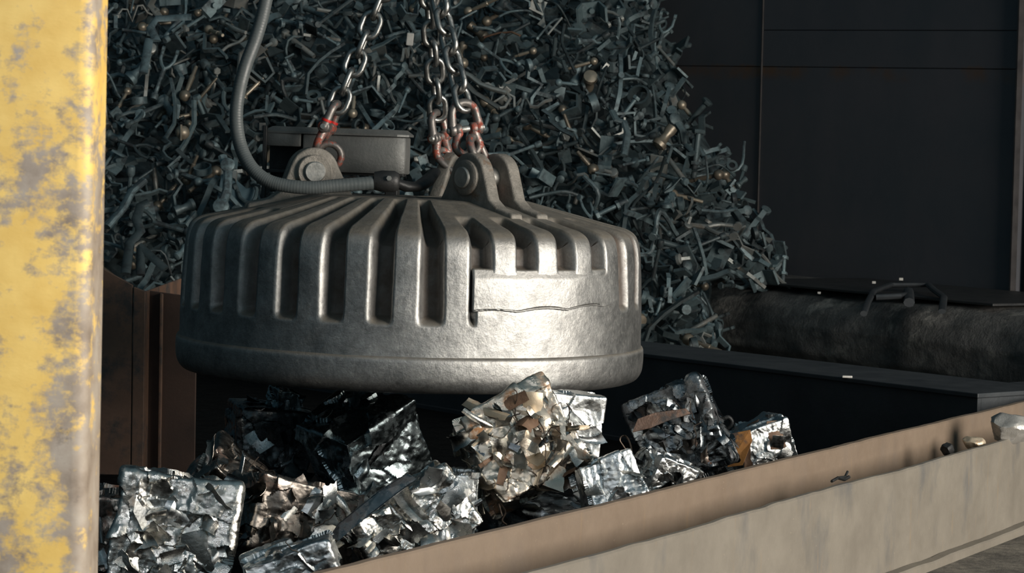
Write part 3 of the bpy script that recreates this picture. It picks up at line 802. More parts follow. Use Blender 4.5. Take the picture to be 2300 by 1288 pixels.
def cube_grid(n):
    """unit cube surface, n quads along each edge, shared borders"""
    idx, V, F = {}, [], []
    def vid(a, b, c):
        k = (a, b, c)
        if k not in idx: idx[k] = len(V); V.append((a, b, c))
        return idx[k]
    for ax in range(3):
        for sgn in (0, n):
            for i in range(n):
                for j in range(n):
                    q = []
                    for (di, dj) in ((0, 0), (1, 0), (1, 1), (0, 1)):
                        c = [0, 0, 0]; c[ax] = sgn; c[(ax + 1) % 3] = i + di; c[(ax + 2) % 3] = j + dj
                        q.append(vid(*c))
                    F.append(tuple(q if sgn else q[::-1]))
    return np.array(V, float) / n * 2 - 1, F
GRID = {26: cube_grid(30), 44: cube_grid(72), 64: cube_grid(108)}
def bale_mesh(name, size, seed, mat, n=44, amp=1.0, cells=70, stretch=0.8, warp=0.028, grain=None, tilt=0.26, ribs=0):
    r = np.random.default_rng(seed)
    U, F = GRID[n]
    S = np.array(size) / 2
    # normal of the (rounded) cube
    N = np.sign(U) * np.abs(U) ** 14; N /= np.linalg.norm(N, axis=1)[:, None]
    L = (np.sum(np.abs(U) ** 40, 1)) ** (1 / 40)
    P = U / L[:, None] * S
    base = float(np.mean(S))
    # crumple: overlapping stretched cells, each a tilted and curved scrap of sheet
    Q = P + np.stack([vnoise(P, 6 / base * 0.25, seed + k) for k in (1, 2, 3)], 1) * base * 0.12
    cs = r.uniform(-1, 1, (cells, 3)); ax = np.argmax(np.abs(cs), 1)
    cs[np.arange(cells), ax] = np.sign(cs[np.arange(cells), ax]); cs *= S
    ud = r.normal(size=(cells, 3))
    if grain is not None: ud = ud * 0.25 + np.array(grain)
    ud /= np.linalg.norm(ud, axis=1)[:, None]
    st = r.uniform(0, stretch, cells) if grain is None else np.full(cells, 0.93)
    w_ = r.uniform(0.7, 1.5, cells)
    c = np.empty(len(Q), int); dm = np.empty(len(Q))
    for i0 in range(0, len(Q), 6000):
        D = Q[i0:i0 + 6000, None, :] - cs[None]
        al_ = np.einsum('ijk,jk->ij', D, ud)
        d2 = (np.sum(D * D, 2) - st[None] * al_ ** 2) * w_[None]
        c[i0:i0 + 6000] = np.argmin(d2, 1); dm[i0:i0 + 6000] = d2.min(1)
    dv = Q - cs[c]
    tilts = r.normal(size=(cells, 3)) * tilt
    off = r.uniform(-0.07, 0.04, cells) * base
    cv = r.normal(size=cells) * 0.4 / base
    h = off[c] + np.sum(dv * tilts[c], 1) + cv[c] * (dm - 0.15 * base ** 2 * 0)
    h = np.clip(h, -0.22 * base, 0.14 * base)
    # sharp folds running over everything
    for k in range(7):
        dr = r.normal(size=3); dr /= np.linalg.norm(dr)
        fr = r.uniform(1.6, 5.5) / base
        ph_ = (Q @ dr) * fr + r.uniform(0, 9) + vnoise(P, 2 / base, seed + 20 + k) * 0.5
        tri = np.abs((ph_ % 1) - 0.5) * 2
        msk = np.clip(vnoise(P, 2.2 / base, seed + 40 + k) * 2.0, 0, 1)
        h += (tri - 0.5) * msk * 0.085 / fr
    h += vnoise(Q, 9 / base, seed + 61) * 0.014 * base + np.abs(vnoise(Q, 17 / base, seed + 62)) * 0.016 * base
    if ribs:
        g_ = np.array(grain, float); g_ /= np.linalg.norm(g_)
        pd = np.cross(g_, [0.0, 1.0, 0.0])
        ph_ = (Q @ pd) * ribs / base + vnoise(P, 1.5 / base, seed + 63) * 0.3
        h += (np.abs((ph_ % 1) - 0.5) * 2 - 0.5) * 0.028 * base
    h += vnoise(P, 14 / base, seed + 60) * 0.005 * base
    P = P + N * (h * amp * 0.62)[:, None]
    P += np.stack([vnoise(P, 1.1 / base, seed + 70 + k) for k in range(3)], 1) * warp * base * 2
    return mesh_from(name, P, F, mat, 38)
def sheet_scrap(r, Ls, Ws, mat, name='bent_sheet', fold=1.0, th=0.002):
    """a bent strip of sheet metal, lying roughly in local xy"""
    nu, nv = 10, 4
    taper = r.uniform(0.4, 1.0); bow = r.normal() * 0.25
    ang = np.zeros(nu + 1); k = r.integers(1, 4)
    for _ in range(k): 
        p = r.integers(1, nu); ang[p:] += r.normal() * 0.5 * fold
    ang += np.linspace(0, r.normal() * 0.5 * fold, nu + 1)
    xs_ = np.cumsum(np.cos(ang)) * Ls / nu; zs_ = np.cumsum(np.sin(ang)) * Ls / nu
    xs_ -= xs_.mean(); zs_ -= zs_.mean()
    curl = r.normal() * 0.5 * fold
    V = []
    for i in range(nu + 1):
        w = Ws * (1 - (1 - taper) * i / nu) * r.uniform(0.86, 1.1)
        for j in range(nv + 1):
            v = (j / nv - 0.5)
            V.append((xs_[i] - math.sin(ang[i]) * curl * v * v * w, v * w + bow * Ls * ((i / nu) ** 2 - 0.3), zs_[i] + math.cos(ang[i]) * curl * v * v * w * 2))
    F = [(i * (nv + 1) + j, (i + 1) * (nv + 1) + j, (i + 1) * (nv + 1) + j + 1, i * (nv + 1) + j + 1) for i in range(nu) for j in range(nv)]
    V = np.array(V)
    # thickness
    nV = len(V); V2 = np.concatenate([V, V - np.array([0, 0, th])])
    rim_ = [i * (nv + 1) for i in range(nu + 1)] + [nu * (nv + 1) + j for j in range(1, nv + 1)] + [i * (nv + 1) + nv for i in range(nu - 1, -1, -1)] + [j for j in range(nv - 1, 0, -1)]
    F2 = [tuple(reversed([k + nV for k in f])) for f in F] + [(rim_[k], rim_[(k + 1) % len(rim_)], rim_[(k + 1) % len(rim_)] + nV, rim_[k] + nV) for k in range(len(rim_))]
    return mesh_from(name, V2, F + F2, mat, 32)
def bracket_scrap(r, s, mat):
    """a flat three cornered bracket with a round hole"""
    nh = 15; hole = [(0.14 * s * math.cos(2 * math.pi * k / nh), 0.14 * s * math.sin(2 * math.pi * k / nh)) for k in range(nh)]
    a0 = r.uniform(0, 6)
    out = []
    for k in range(nh):
        a = 2 * math.pi * k / nh
        q = 0.42 + 0.42 * max(0, math.cos(1.5 * ((a + math.pi / 3) % (2 * math.pi / 3) - math.pi / 3))) ** 3
        out.append((q * s * math.cos(a), q * s * math.sin(a)))
    V = [(x, y, 0) for x, y in hole] + [(x, y, 0.08 * s * math.sin(x / s * 3)) for x, y in out]
    V += [(x, y, z - 0.003) for x, y, z in V]
    n_ = nh; b_ = 2 * nh; F = []
    for k in range(n_):
        q = (k + 1) % n_
        F += [(k, n_ + k, n_ + q, q), (b_ + q, b_ + n_ + q, b_ + n_ + k, b_ + k), (n_ + k, b_ + n_ + k, b_ + n_ + q, n_ + q), (q, b_ + q, b_ + k, k)]
    return mesh_from('holed_bracket', V, F, mat, 32)
def wire_curl(r, L, rad, mat):
    pts = [Vector((0, 0, 0))]; d = Vector(r.normal(size=3)).normalized()
    for k in range(9):
        d = (d + Vector(r.normal(size=3)) * 0.35).normalized(); pts.append(pts[-1] + d * L / 9)
    m = MB().tube(catmull(pts, 3), rad, 5)
    return mesh_from('loose_wire', m.V, m.F, mat, 60)
def bale(label, px, py, Y, size, rot, mat, seed, n=44, sheets=0, sheet_mats=None, brackets=0, wires=0, sheet_len=(0.25, 0.6), sheet_w=(0.10, 0.28), rel=None, **kw):
    p = at(px, py, Y)
    o = link_mesh('crushed_metal_bale', bale_mesh('crushed_metal_bale', size, seed, M[mat], n, **kw), None, p, [math.radians(a) for a in rot])
    tag(o, label, 'bale', 'crushed metal bales between the barrier and the kerb')
    r = np.random.default_rng(seed + 500)
    S = np.array(size) / 2; base = float(np.mean(size))
    Rm = Euler([math.radians(a) for a in rot]).to_matrix()
    view = (CAM - p).normalized()
    # faces that can be seen
    fs = []
    for ax in range(3):
        for sg in (-1, 1):
            nv = [0, 0, 0]; nv[ax] = sg
            wgt = (Rm @ Vector(nv)).dot(view)
            if wgt > 0.08: fs.append((ax, sg, wgt * S[(ax + 1) % 3] * S[(ax + 2) % 3]))
    wsum = sum(f[2] for f in fs)
    for k in range(sheets + brackets + wires):
        q = r.uniform(0, wsum)
        for ax, sg, wg in fs:
            q -= wg
            if q <= 0: break
        c = [0.0, 0.0, 0.0]; c[ax] = sg * S[ax] * (1.0 if k % 2 else 1.03)
        c[(ax + 1) % 3] = S[(ax + 1) % 3] * r.uniform(-0.84, 0.84); c[(ax + 2) % 3] = S[(ax + 2) % 3] * r.uniform(-0.84, 0.84)
        if k < sheets:
            m = M[sheet_mats[r.integers(len(sheet_mats))]] if sheet_mats else M[mat]
            me = sheet_scrap(r, base * r.uniform(*sheet_len), base * r.uniform(*sheet_w), m); nm = 'bent_sheet'
        elif k < sheets + brackets:
            me = bracket_scrap(r, base * r.uniform(0.12, 0.22), M[mat]); nm = 'holed_bracket'
        else:
            me = wire_curl(r, base * r.uniform(0.2, 0.5), base * 0.006, M['wire']); nm = 'loose_wire'
        z = Vector([sg if i == ax else 0 for i in range(3)])
        z = (z + Vector(r.normal(size=3)) * 0.16).normalized()
        x = Vector(r.normal(size=3)); x = (x - z * x.dot(z)).normalized()
        ch = link_mesh(nm, me, o)
        ch.matrix_local = frame_matrix(Vector(c), x, z.cross(x), z)
    return o
BR, SV, DK, TL, BN, TN = 'foil_bright', 'foil_silver', 'foil_dark', 'foil_teal', 'foil_brown', 'foil_tan'
bale('bright crumpled tin bale with holed brackets at the front left', 388, 1222, 7.3, (0.345, 0.36, 0.40), (-8, 7, 5), BR, 101, 64, 22, [BR, BR, SV], 9, 0, cells=120, tilt=0.17, sheet_len=(0.2, 0.55), sheet_w=(0.07, 0.24))
bale('dark brown crushed bale with a pointed rusty top behind the holed bracket bale', 497, 1112, 8.25, (0.24, 0.26, 0.26), (24, 38, 18), BN, 102, 44, 12, [BN, DK, BR], 0, 3)
bale('tall glossy black bale left of the blue grey bale, under the magnet', 598, 1010, 9.6, (0.30, 0.30, 0.36), (2, 4, 16), DK, 103, 44, 8, [DK, DK, TL], 0, 0, amp=0.7)
bale('blue grey crushed sheet bale with one lit corner under the middle of the magnet', 820, 1010, 9.3, (0.36, 0.34, 0.36), (10, -26, 38), TL, 104, 44, 10, [TL, TL, DK], 0, 2, cells=40)
bale('low dark crumpled bale between the holed bracket bale and the tilted bright bale', 655, 1170, 7.8, (0.36, 0.30, 0.24), (-8, 14, 24), BN, 105, 44, 22, [DK, BN, BR, SV], 0, 4)
b6 = bale('tilted bright silver bale with a long dark strip along its upper left edge', 925, 1178, 7.6, (0.36, 0.30, 0.22), (-8, -33, 14), BR, 106, 64, 20, [BR, SV, BR], 0, 3, cells=100)
bale('small upright striped silver bale right of the tilted bright silver bale', 1033, 1140, 8.0, (0.10, 0.20, 0.24), (0, 4, 8), SV, 107, 44, 3, [SV], 0, 0, grain=(0, 0, 1), cells=26, ribs=4)
bale('tan and rust coloured bale with curled strips touching the right front rim of the magnet', 1162, 1000, 8.12, (0.335, 0.30, 0.335), (-20, -27, 16), TN, 108, 64, 44, [TN, TN, TN, 'tan_sheet', 'rust_sheet', BR, DK], 0, 26, cells=130, sheet_len=(0.25, 0.7), sheet_w=(0.05, 0.22))
b9 = bale('pale silver sheet bale half hidden behind the tan and rust coloured bale', 1275, 950, 8.56, (0.21, 0.18, 0.22), (0, 6, 14), SV, 109, 44, 4, [SV], 0, 0, amp=0.5, cells=24)
bale('ribbed silver bale lying against the kerb right of the tan bale', 1365, 1085, 7.95, (0.19, 0.20, 0.16), (-14, -20, 14), SV, 110, 44, 4, [SV, BR], 0, 1, grain=(0.1, 0, 1), cells=30, ribs=3.5)
b11 = bale('large dark bale with a rust brown band, standing highest at the right', 1530, 972, 9.0, (0.30, 0.30, 0.34), (-8, -25, -8), DK, 111, 64, 30, [DK, DK, BN], 0, 4, cells=150, sheet_len=(0.12, 0.35))
bale('small heap like crumpled bale at the foot of the large dark bale', 1490, 1075, 8.5, (0.19, 0.16, 0.16), (10, 20, 30), SV, 112, 44, 12, [SV, DK, TL], 0, 4)
b13 = bale('low bale of orange rust and silver sheet, last on the right', 1700, 1010, 9.6, (0.24, 0.26, 0.20), (-4, -20, 16), SV, 113, 44, 6, [SV, 'rust_sheet', 'rust_sheet'], 0, 0, cells=40)
bale('dark bale mostly hidden behind the yellow pillar', 205, 1195, 8.6, (0.26, 0.3, 0.30), (0, 6, 10), BN, 114, 44, 6, [BN, SV], 0, 0)
bale('shallow silver bale at the bottom edge in front of the low dark crumpled bale', 660, 1296, 6.95, (0.26, 0.24, 0.18), (0, -18, 4), SV, 115, 44, 10, [SV, BR], 0, 2, grain=(1, 0, 0.2), cells=30, ribs=3)
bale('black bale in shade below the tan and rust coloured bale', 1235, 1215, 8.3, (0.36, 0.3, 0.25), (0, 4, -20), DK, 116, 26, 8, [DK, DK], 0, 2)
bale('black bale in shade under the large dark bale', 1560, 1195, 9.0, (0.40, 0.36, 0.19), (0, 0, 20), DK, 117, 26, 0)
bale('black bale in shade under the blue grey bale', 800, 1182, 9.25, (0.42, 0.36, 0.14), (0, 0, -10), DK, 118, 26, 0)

# ------------------------------------------------------------------ the heap of forged scrap
M['scrap'] = metal('dull_blue_grey_scrap', (0.060, 0.092, 0.100), (0.125, 0.165, 0.175), 9, 0.40, 0.65, 0.35, 0.25, 60, (0.025, 0.034, 0.038), 7, 0.48, 0.60, per_object=0.65)
M['scrap_light'] = metal('pale_scrap', (0.16, 0.18, 0.175), (0.28, 0.28, 0.26), 9, 0.35, 0.55, 0.5, 0.2, 60, (0.10, 0.075, 0.05), 7, 0.55, 0.7, per_object=0.4)
M['scrap_warm'] = metal('warm_grey_scrap', (0.20, 0.17, 0.13), (0.36, 0.31, 0.24), 9, 0.3, 0.5, 0.6, 0.2, 60, per_object=0.4)
sr = np.random.default_rng(77)
def flat_bar(path, w, t, hole_ends=False):
    """flat bar following a path in local xz, w wide along y"""
    P = [Vector((x, 0, z)) for x, z in path]
    m = MB(); V, F = [], []
    for i, p in enumerate(P):
        a = P[max(0, i - 1)]; b = P[min(len(P) - 1, i + 1)]
        d = (b - a).normalized(); nn = Vector((-d.z, 0, d.x))
        for sy, sn in ((-1, -1), (1, -1), (1, 1), (-1, 1)):
            V.append(p + Vector((0, sy * w / 2, 0)) + nn * (sn * t / 2))
    for i in range(len(P) - 1):
        for k in range(4):
            q = (k + 1) % 4; F.append((i * 4 + k, i * 4 + q, (i + 1) * 4 + q, (i + 1) * 4 + k))
    F += [(3, 2, 1, 0), tuple((len(P) - 1) * 4 + k for k in range(4))]
    m.add(V, F); return m
def zig(L, n, j):
    xs_ = np.linspace(-L / 2, L / 2, n); zs_ = np.zeros(n); s = 1
    for i in range(1, n - 1):
        zs_[i] = s * j * sr.uniform(0.2, 1); 
        if sr.random() < 0.6: s = -s
    return list(zip(xs_, zs_))
def lib_strap():
    w = sr.uniform(0.018, 0.036); L = sr.uniform(0.26, 0.46)
    m = flat_bar(zig(L, sr.integers(5, 9), sr.uniform(0.03, 0.085)), w, sr.uniform(0.010, 0.018))
    if sr.random() < 0.6: m.lathe([(0.028, -0.014), (0.034, -0.01), (0.034, 0.01), (0.028, 0.014)], 10, Matrix.Translation((-L / 2, 0, 0)))
    return m
def lib_bolt():
    m = MB(); r = sr.uniform(0.010, 0.017); L = sr.uniform(0.14, 0.26); hr = r * 2.1
    m.lathe([(r * 0.8, -L / 2), (r, -L / 2 + 0.006), (r, L / 2)], 10)
    m.lathe([(hr * 0.9, L / 2), (hr, L / 2 + 0.004), (hr, L / 2 + 0.020), (hr * 0.85, L / 2 + 0.024)], 6)
    if sr.random() < 0.6: m.lathe([(hr, -L * 0.2), (hr, -L * 0.2 + 0.018)], 6)
    return m
def lib_ball():
    R0 = sr.uniform(0.020, 0.032); L = sr.uniform(0.08, 0.2)
    pr = [(R0 * math.sin(t), -R0 * math.cos(t)) for t in np.linspace(0.15, math.pi * 0.85, 11)]
    pr += [(R0 * 0.36, R0 * 1.0), (R0 * 0.40, R0 * 1.2), (R0 * 0.50, R0 + L * 0.6), (R0 * 0.36, R0 + L * 0.62), (R0 * 0.34, R0 + L)]
    return MB().lathe(pr, 14)
def lib_bracket():
    a, b, w, t = sr.uniform(0.06, 0.13), sr.uniform(0.05, 0.12), sr.uniform(0.05, 0.10), sr.uniform(0.010, 0.016)
    p = [(-a, b * sr.uniform(0.3, 1)), (-a * 0.6, 0), (a * 0.5, 0), (a * 0.8, sr.choice([-1, 1]) * b)]
    m = flat_bar(p, w, t)
    m.lathe([(0.016, 0), (0.016, 0.03)], 8, Matrix.Translation((0, 0, 0)))
    return m
def lib_plate():
    n = sr.integers(4, 7); s = sr.uniform(0.032, 0.060)
    a = np.sort(sr.uniform(0, 2 * math.pi, n) * 0.35 + np.arange(n) / n * 2 * math.pi)
    return MB().prism([(s * sr.uniform(0.7, 1.25) * math.cos(t), s * sr.uniform(0.7, 1.25) * math.sin(t)) for t in a], 0, sr.uniform(0.012, 0.03))
def lib_ring():
    R0 = sr.uniform(0.035, 0.065); h = sr.uniform(0.015, 0.06); t = sr.uniform(0.008, 0.02)
    m = MB(); n = 16; V, F = [], []
    pr = [(R0, 0), (R0, h), (R0 - t, h), (R0 - t, 0)]
    for r_, z in pr:
        for k in range(n): V.append((r_ * math.cos(2 * math.pi * k / n), r_ * math.sin(2 * math.pi * k / n), z))
    for i in range(4):
        for k in range(n):
            q = (k + 1) % n; F.append((i * n + k, i * n + q, ((i + 1) % 4) * n + q, ((i + 1) % 4) * n + k))
    return m.add(V, F)
def lib_rod():
    L = sr.uniform(0.25, 0.5); r = sr.uniform(0.007, 0.013); b = sr.uniform(0.0, 0.09)
    pts = catmull([(-L / 2, 0, 0), (-L / 5, sr.normal() * b, sr.normal() * b), (L / 6, sr.normal() * b, sr.normal() * b), (L / 2, 0, sr.normal() * b)], 4)
    return MB().tube(pts, r, 7)
def lib_fork():
    L = sr.uniform(0.14, 0.24); w = sr.uniform(0.04, 0.07); r = sr.uniform(0.010, 0.015)
    m = MB()
    m.tube([(0, 0, -L), (0, 0, -L * 0.4), (0, 0, 0.0)], [r, r, r * 1.2], 8)
    for s in (-1, 1):
        m.tube([(0, 0, -0.012), (s * w * 0.6, 0, 0.02), (s * w, 0, 0.06), (s * w * 1.05, 0, 0.13)], [r, r * 0.95, r * 0.9, r * 0.8], 8)
        m.lathe([(0.022, -0.010), (0.022, 0.010)], 10, Matrix.Translation((s * w * 1.05, 0, 0.14)) @ Matrix.Rotation(math.pi / 2, 4, 'Y'))
    m.lathe([(r * 1.7, -L - 0.02), (r * 1.9, -L - 0.01), (r * 1.9, -L + 0.02), (r * 1.4, -L + 0.03)], 10)
    return m
def lib_knob():
    s = sr.uniform(0.6, 0.95)
    return MB().lathe([(0.018 * s, 0), (0.042 * s, 0.006), (0.045 * s, 0.03 * s), (0.030 * s, 0.05 * s), (0.024 * s, 0.09 * s), (0.034 * s, 0.12 * s), (0.034 * s, 0.15 * s), (0.015 * s, 0.16 * s)], 14)
KINDS = [  # name, builder, words, category, individuals, long axis
    ('bent_steel_strap', lib_strap, 'bent flat steel strap', 'strap', 250, 'x'),
    ('steel_bolt', lib_bolt, 'hex headed bolt', 'bolt', 110, 'z'),
    ('ball_stud', lib_ball, 'steel ball stud', 'ball stud', 130, 'z'),
    ('folded_bracket', lib_bracket, 'folded steel bracket', 'bracket', 140, 'x'),
    ('steel_offcut', lib_plate, 'small thick steel offcut', 'offcut', 70, 'x'),
    ('steel_ring', lib_ring, 'short steel ring', 'ring', 40, 'x'),
    ('bent_rod', lib_rod, 'thin bent steel rod', 'rod', 100, 'x'),
    ('forked_arm', lib_fork, 'forked steel arm', 'arm', 90, 'z'),
    ('steel_bushing', lib_knob, 'stepped steel bushing', 'bushing', 50, 'z'),
]
POLY = [(205, -60), (1476, -60), (1488, 60), (1528, 150), (1522, 205), (1545, 235), (1580, 285), (1604, 335), (1640, 360), (1655, 420), (1680, 470), (1738, 560), (1768, 612), (1715, 645), (1640, 655), (1560, 668), (1600, 720), (1660, 785), (1440, 775), (1400, 560), (430, 520), (400, 668), (330, 652), (290, 632), (205, 590)]
def inside(x, y, poly=POLY):
    c = False; n = len(poly); j = n - 1
    for i in range(n):
        xi, yi = poly[i]; xj, yj = poly[j]
        if (yi > y) != (yj > y) and x < (xj - xi) * (y - yi) / (yj - yi) + xi: c = not c
        j = i
    return c
edge_pts = POLY[2:14]
def edge_x(y):
    return float(np.interp(y, [p[1] for p in sorted(edge_pts, key=lambda p: p[1])], [p[0] for p in sorted(edge_pts, key=lambda p: p[1])]))
HY, HK = 16.3, 0.8
def heap_point(px, py, back=0.0):
    """the sloping face of the heap: y = HY + HK (z - 0.7), curving away at its right edge"""
    d = _F + CR * ((px - 1150) / FPX) - CU * ((py - 644) / FPX)
    e_ = max(0.0, min(1.0, (px - (edge_x(py) - 200)) / 200.0)) if py < 640 else 0
    y0 = HY + back + 0.75 * e_ * e_
    # (t dy) = y0 + HK (H + t dz - 0.7)
    t = (y0 + HK * (CAM_H - 0.7)) / (d.y - HK * d.z)
    return CAM + d * t
face_n = Vector((0, -1, HK)).normalized()
def heap_rotation(axis):
    """long pieces mostly lie along the slope"""
    n_ = (face_n + Vector(sr.normal(size=3)) * 0.45).normalized()
    x = Vector(sr.normal(size=3)); x = (x - n_ * x.dot(n_) * 0.85).normalized()
    y = n_.cross(x).normalized(); n2 = x.cross(y)
    if axis == 'z': return Matrix((y, n2, x)).transposed()
    sp = sr.uniform(0, 1)
    R = Matrix((x, y, n2)).transposed()
    return R @ Matrix.Rotation(sr.choice([0, math.pi / 2, 0.6, -0.6]), 3, 'X')
protos = {}
for nm, fn, words, cat, cnt, ax in KINDS:
    out = []
    for k in range(7):
        mm = fn()
        light = (k == 6) or (nm == 'ball_stud' and k >= 4)
        mt = M['scrap_warm'] if (light and nm in ('ball_stud', 'steel_bushing')) else M['scrap_light'] if light else M['scrap']
        me = mesh_from(nm, mm.V, mm.F, mt)
        bm = bmesh.new(); bm.from_mesh(me); bmesh.ops.recalc_face_normals(bm, faces=bm.faces); bm.to_mesh(me); bm.free()
        me.polygons.foreach_set('use_smooth', [True] * len(me.polygons)); me.set_sharp_from_angle(angle=math.radians(40))
        out.append((me, light))
    protos[nm] = out
def region(px, py):
    if py > 640 and px > 1440: return 'spilled low beside the right magnet rim'
    if px < 530: return 'in the heap left of the black cable' if py < 330 else 'low in the heap above the rusty partition'
    if px < 770: return 'in the heap between cable and left chain'
    if px < 985: return 'in the heap between the chains'
    if px > edge_x(py) - 130: return 'on the right edge of the heap'
    return 'in the heap right of the chains' if py < 300 else 'in the heap behind the magnet right side'
def sample(box=None):
    while True:
        x, y = sr.uniform(215, 1780), sr.uniform(-40, 790)
        if inside(x, y): return x, y
# best-candidate scatter so that pieces spread evenly
taken = []
def spread():
    best, bd = None, -1
    for _ in range(6):
        c = sample()
        d = min(((c[0] - q[0]) ** 2 + (c[1] - q[1]) ** 2 for q in taken), default=1e9)
        if d > bd: best, bd = c, d
    taken.append(best); return best
order = [k for k in KINDS for _ in range(k[4])]
sr.shuffle(order)
for nm, fn, words, cat, cnt, ax in order:
    px, py = spread()
    me, light = protos[nm][sr.integers(7)]
    o = link_mesh(nm, me)
    R = heap_rotation(ax)
    sc_ = sr.uniform(0.85, 1.45)
    o.matrix_world = Matrix.Translation(heap_point(px, py, sr.uniform(-0.18, 0.22))) @ R.to_4x4() @ Matrix.Scale(sc_, 4)
    reg = region(px, py)
    tone = 'pale' if light else 'dull dark'
    tag(o, f'{tone} {words} {reg}', cat, f'{tone} {words}s {reg}')
# everything deeper in the heap is one mass
HV, HF = [], []
for k in range(1350):
    px, py = sr.uniform(-520, 1780), sr.uniform(-120, 800)
    if px < 1445 and py < 700 and px < edge_x(py) - 10: pass
    elif not inside(px, py): continue
    kk_ = KINDS[sr.integers(len(KINDS))]
    me, light = protos[kk_[0]][sr.integers(6)]
    mw = Matrix.Translation(heap_point(px, py, sr.uniform(0.28, 0.85))) @ heap_rotation(kk_[5]).to_4x4()
    co_ = np.empty(len(me.vertices) * 3, np.float32); me.vertices.foreach_get('co', co_)
    co_ = co_.reshape(-1, 3) @ np.array(mw.to_3x3()).T + np.array(mw.translation)
    b_ = sum(len(v) for v in HV); HV.append(co_)
    HF += [tuple(i + b_ for i in p.vertices) for p in me.polygons]
# its solid inside
gx, gy = np.linspace(-520, 1800, 90), np.linspace(-140, 800, 60)
core = []
for y in gy:
    ex = edge_x(y) - 8 if y < 640 else 1600
    for i, x in enumerate(gx):
        x_ = min(x, ex)
        p = heap_point(x_, y, 1.0 + sr.uniform(-0.06, 0.06) + (0.012 * max(0, x - ex)))
        core.append((p.x, p.y, max(p.z, FZ)))
b_ = sum(len(v) for v in HV); HV.append(np.array(core, np.float32))
HF += [(b_ + j * 90 + i, b_ + (j + 1) * 90 + i, b_ + (j + 1) * 90 + i + 1, b_ + j * 90 + i + 1) for j in range(59) for i in range(89)]
hm = mesh_from('scrap_heap', np.concatenate(HV), HF, M['scrap'])
tag(link_mesh('scrap_heap', hm), 'tall heap of dark forged steel scrap behind the magnet', 'scrap heap', kind='stuff')

# ------------------------------------------------------------------ single pieces that stand out
def bars(name, paths, w, t, mat, Y, smooth=40):
    m = MB()
    for P in paths:
        m.tube([at(p[0], p[1], p[2] if len(p) > 2 else Y) for p in P], 1.0, 8, flat=(t, w))
    return m
HP = lambda px, py, b=-0.3: heap_point(px, py, b)
def heap_bar(label, name, cat, P, w, t, mat, b=-0.28, extra=None):
    """a bar lying on the face of the heap, its bends given where they show"""
    m = MB(); m.tube([HP(p[0], p[1], b) for p in P], 1.0, 8, flat=(w, t))
    if extra:
        for (px, py, r, h) in extra:
            c = HP(px, py, b - 0.02)
            m.lathe([(r * 0.9, -h / 2), (r, -h / 2 + 0.004), (r, h / 2 - 0.004), (r * 0.9, h / 2)], 12, Matrix.Translation(c) @ Matrix.Rotation(math.radians(70), 4, 'X'))
    return tag(m.build(name, mat, smooth=40), label, cat)
S1, S2, S3 = M['scrap'], M['scrap_light'], M['scrap_warm']
cl = empty('clamp_frame', HP(1095, 205))
tag(cl, 'long pale clamp frame of two parallel bars right of the hoist chains', 'clamp')
def cl_part(name, P, w, t, mat):
    m = MB(); m.tube([HP(p[0], p[1]) - cl.location for p in P], 1.0, 8, flat=(w, t)); return m.build(name, mat, cl, smooth=40)
cl_part('upper_bar', [(1032, 160), (1058, 172), (1080, 190), (1108, 200), (1138, 208)], 0.036, 0.02, S2)
cl_part('lower_bar', [(1040, 180), (1066, 208), (1098, 228), (1122, 243)], 0.030, 0.014, S2)
cl_part('end_loop', [(1122, 243), (1134, 241), (1146, 222), (1138, 208)], 0.012, 0.012, S2)
MB().box((0, 0, 0), (0.055, 0.03, 0.06), (0.2, 0.7, 0.1), Matrix.Translation(HP(1137, 204) - cl.location)).build('end_block', S2, cl, smooth=None, bevel=0.008)
heap_bar('tall forked dark arm standing just left of the terminal box', 'forged_spindle', 'spindle', [(500, 352), (512, 388), (510, 430), (494, 470), (488, 500)], 0.034, 0.026, S1, -0.35, [(512, 372, 0.05, 0.05), (497, 465, 0.055, 0.06)])
heap_bar('long zigzag dark strap in the left heap beside the yellow pillar', 'bent_steel_strap', 'strap', [(322, 165), (335, 88), (352, 92), (338, 62), (352, 42), (430, 38)], 0.032, 0.012, S1, -0.35)
heap_bar('long stepped dark strap low left, ending above the rusty partition', 'bent_steel_strap', 'strap', [(282, 615), (292, 545), (316, 520), (306, 492), (316, 462), (334, 455)], 0.034, 0.014, S1, -0.35)
heap_bar('thick sloping dark bar low left between pillar and magnet', 'forged_bar', 'bar', [(240, 510), (275, 470), (296, 430), (325, 405)], 0.036, 0.024, S1, -0.35)
heap_bar('upright dark steel strip just above the rusty partition', 'steel_strip', 'strip', [(316, 618), (316, 560), (312, 552), (338, 575), (372, 605)], 0.030, 0.014, S1, -0.38)
heap_bar('curved orange brown blade between chains and heap edge near the top', 'curved_blade', 'blade', [(1085, 84), (1120, 74), (1150, 72), (1168, 80)], 0.022, 0.008, M['rust_sheet'])
heap_bar('wavy flat strap hanging off the right heap edge near its top', 'bent_steel_strap', 'strap', [(1482, 125), (1498, 148), (1520, 158), (1526, 172), (1506, 205)], 0.028, 0.012, S1, 0.35)
heap_bar('long thin wavy strip reaching down the right heap edge to the ledge', 'bent_steel_strap', 'strap', [(1692, 470), (1706, 488), (1716, 515), (1732, 528), (1744, 560), (1762, 592)], 0.016, 0.010, S1, 0.35)
heap_bar('pair of thin bright parallel rods high right of the chains', 'thin_rod', 'rod', [(1230, 78), (1262, 40)], 0.008, 0.008, S2)
heap_bar('zigzag grey strap with a square end above the right lug', 'bent_steel_strap', 'strap', [(1220, 248), (1240, 262), (1240, 275), (1262, 292), (1288, 305)], 0.032, 0.014, S1, -0.34)
heap_bar('branching grey arm on the right slope of the heap', 'forked_arm', 'arm', [(1375, 250), (1385, 270), (1402, 275), (1410, 300), (1402, 350)], 0.028, 0.018, S1, -0.3)
p = MB(); c = HP(528, 425, -0.05)
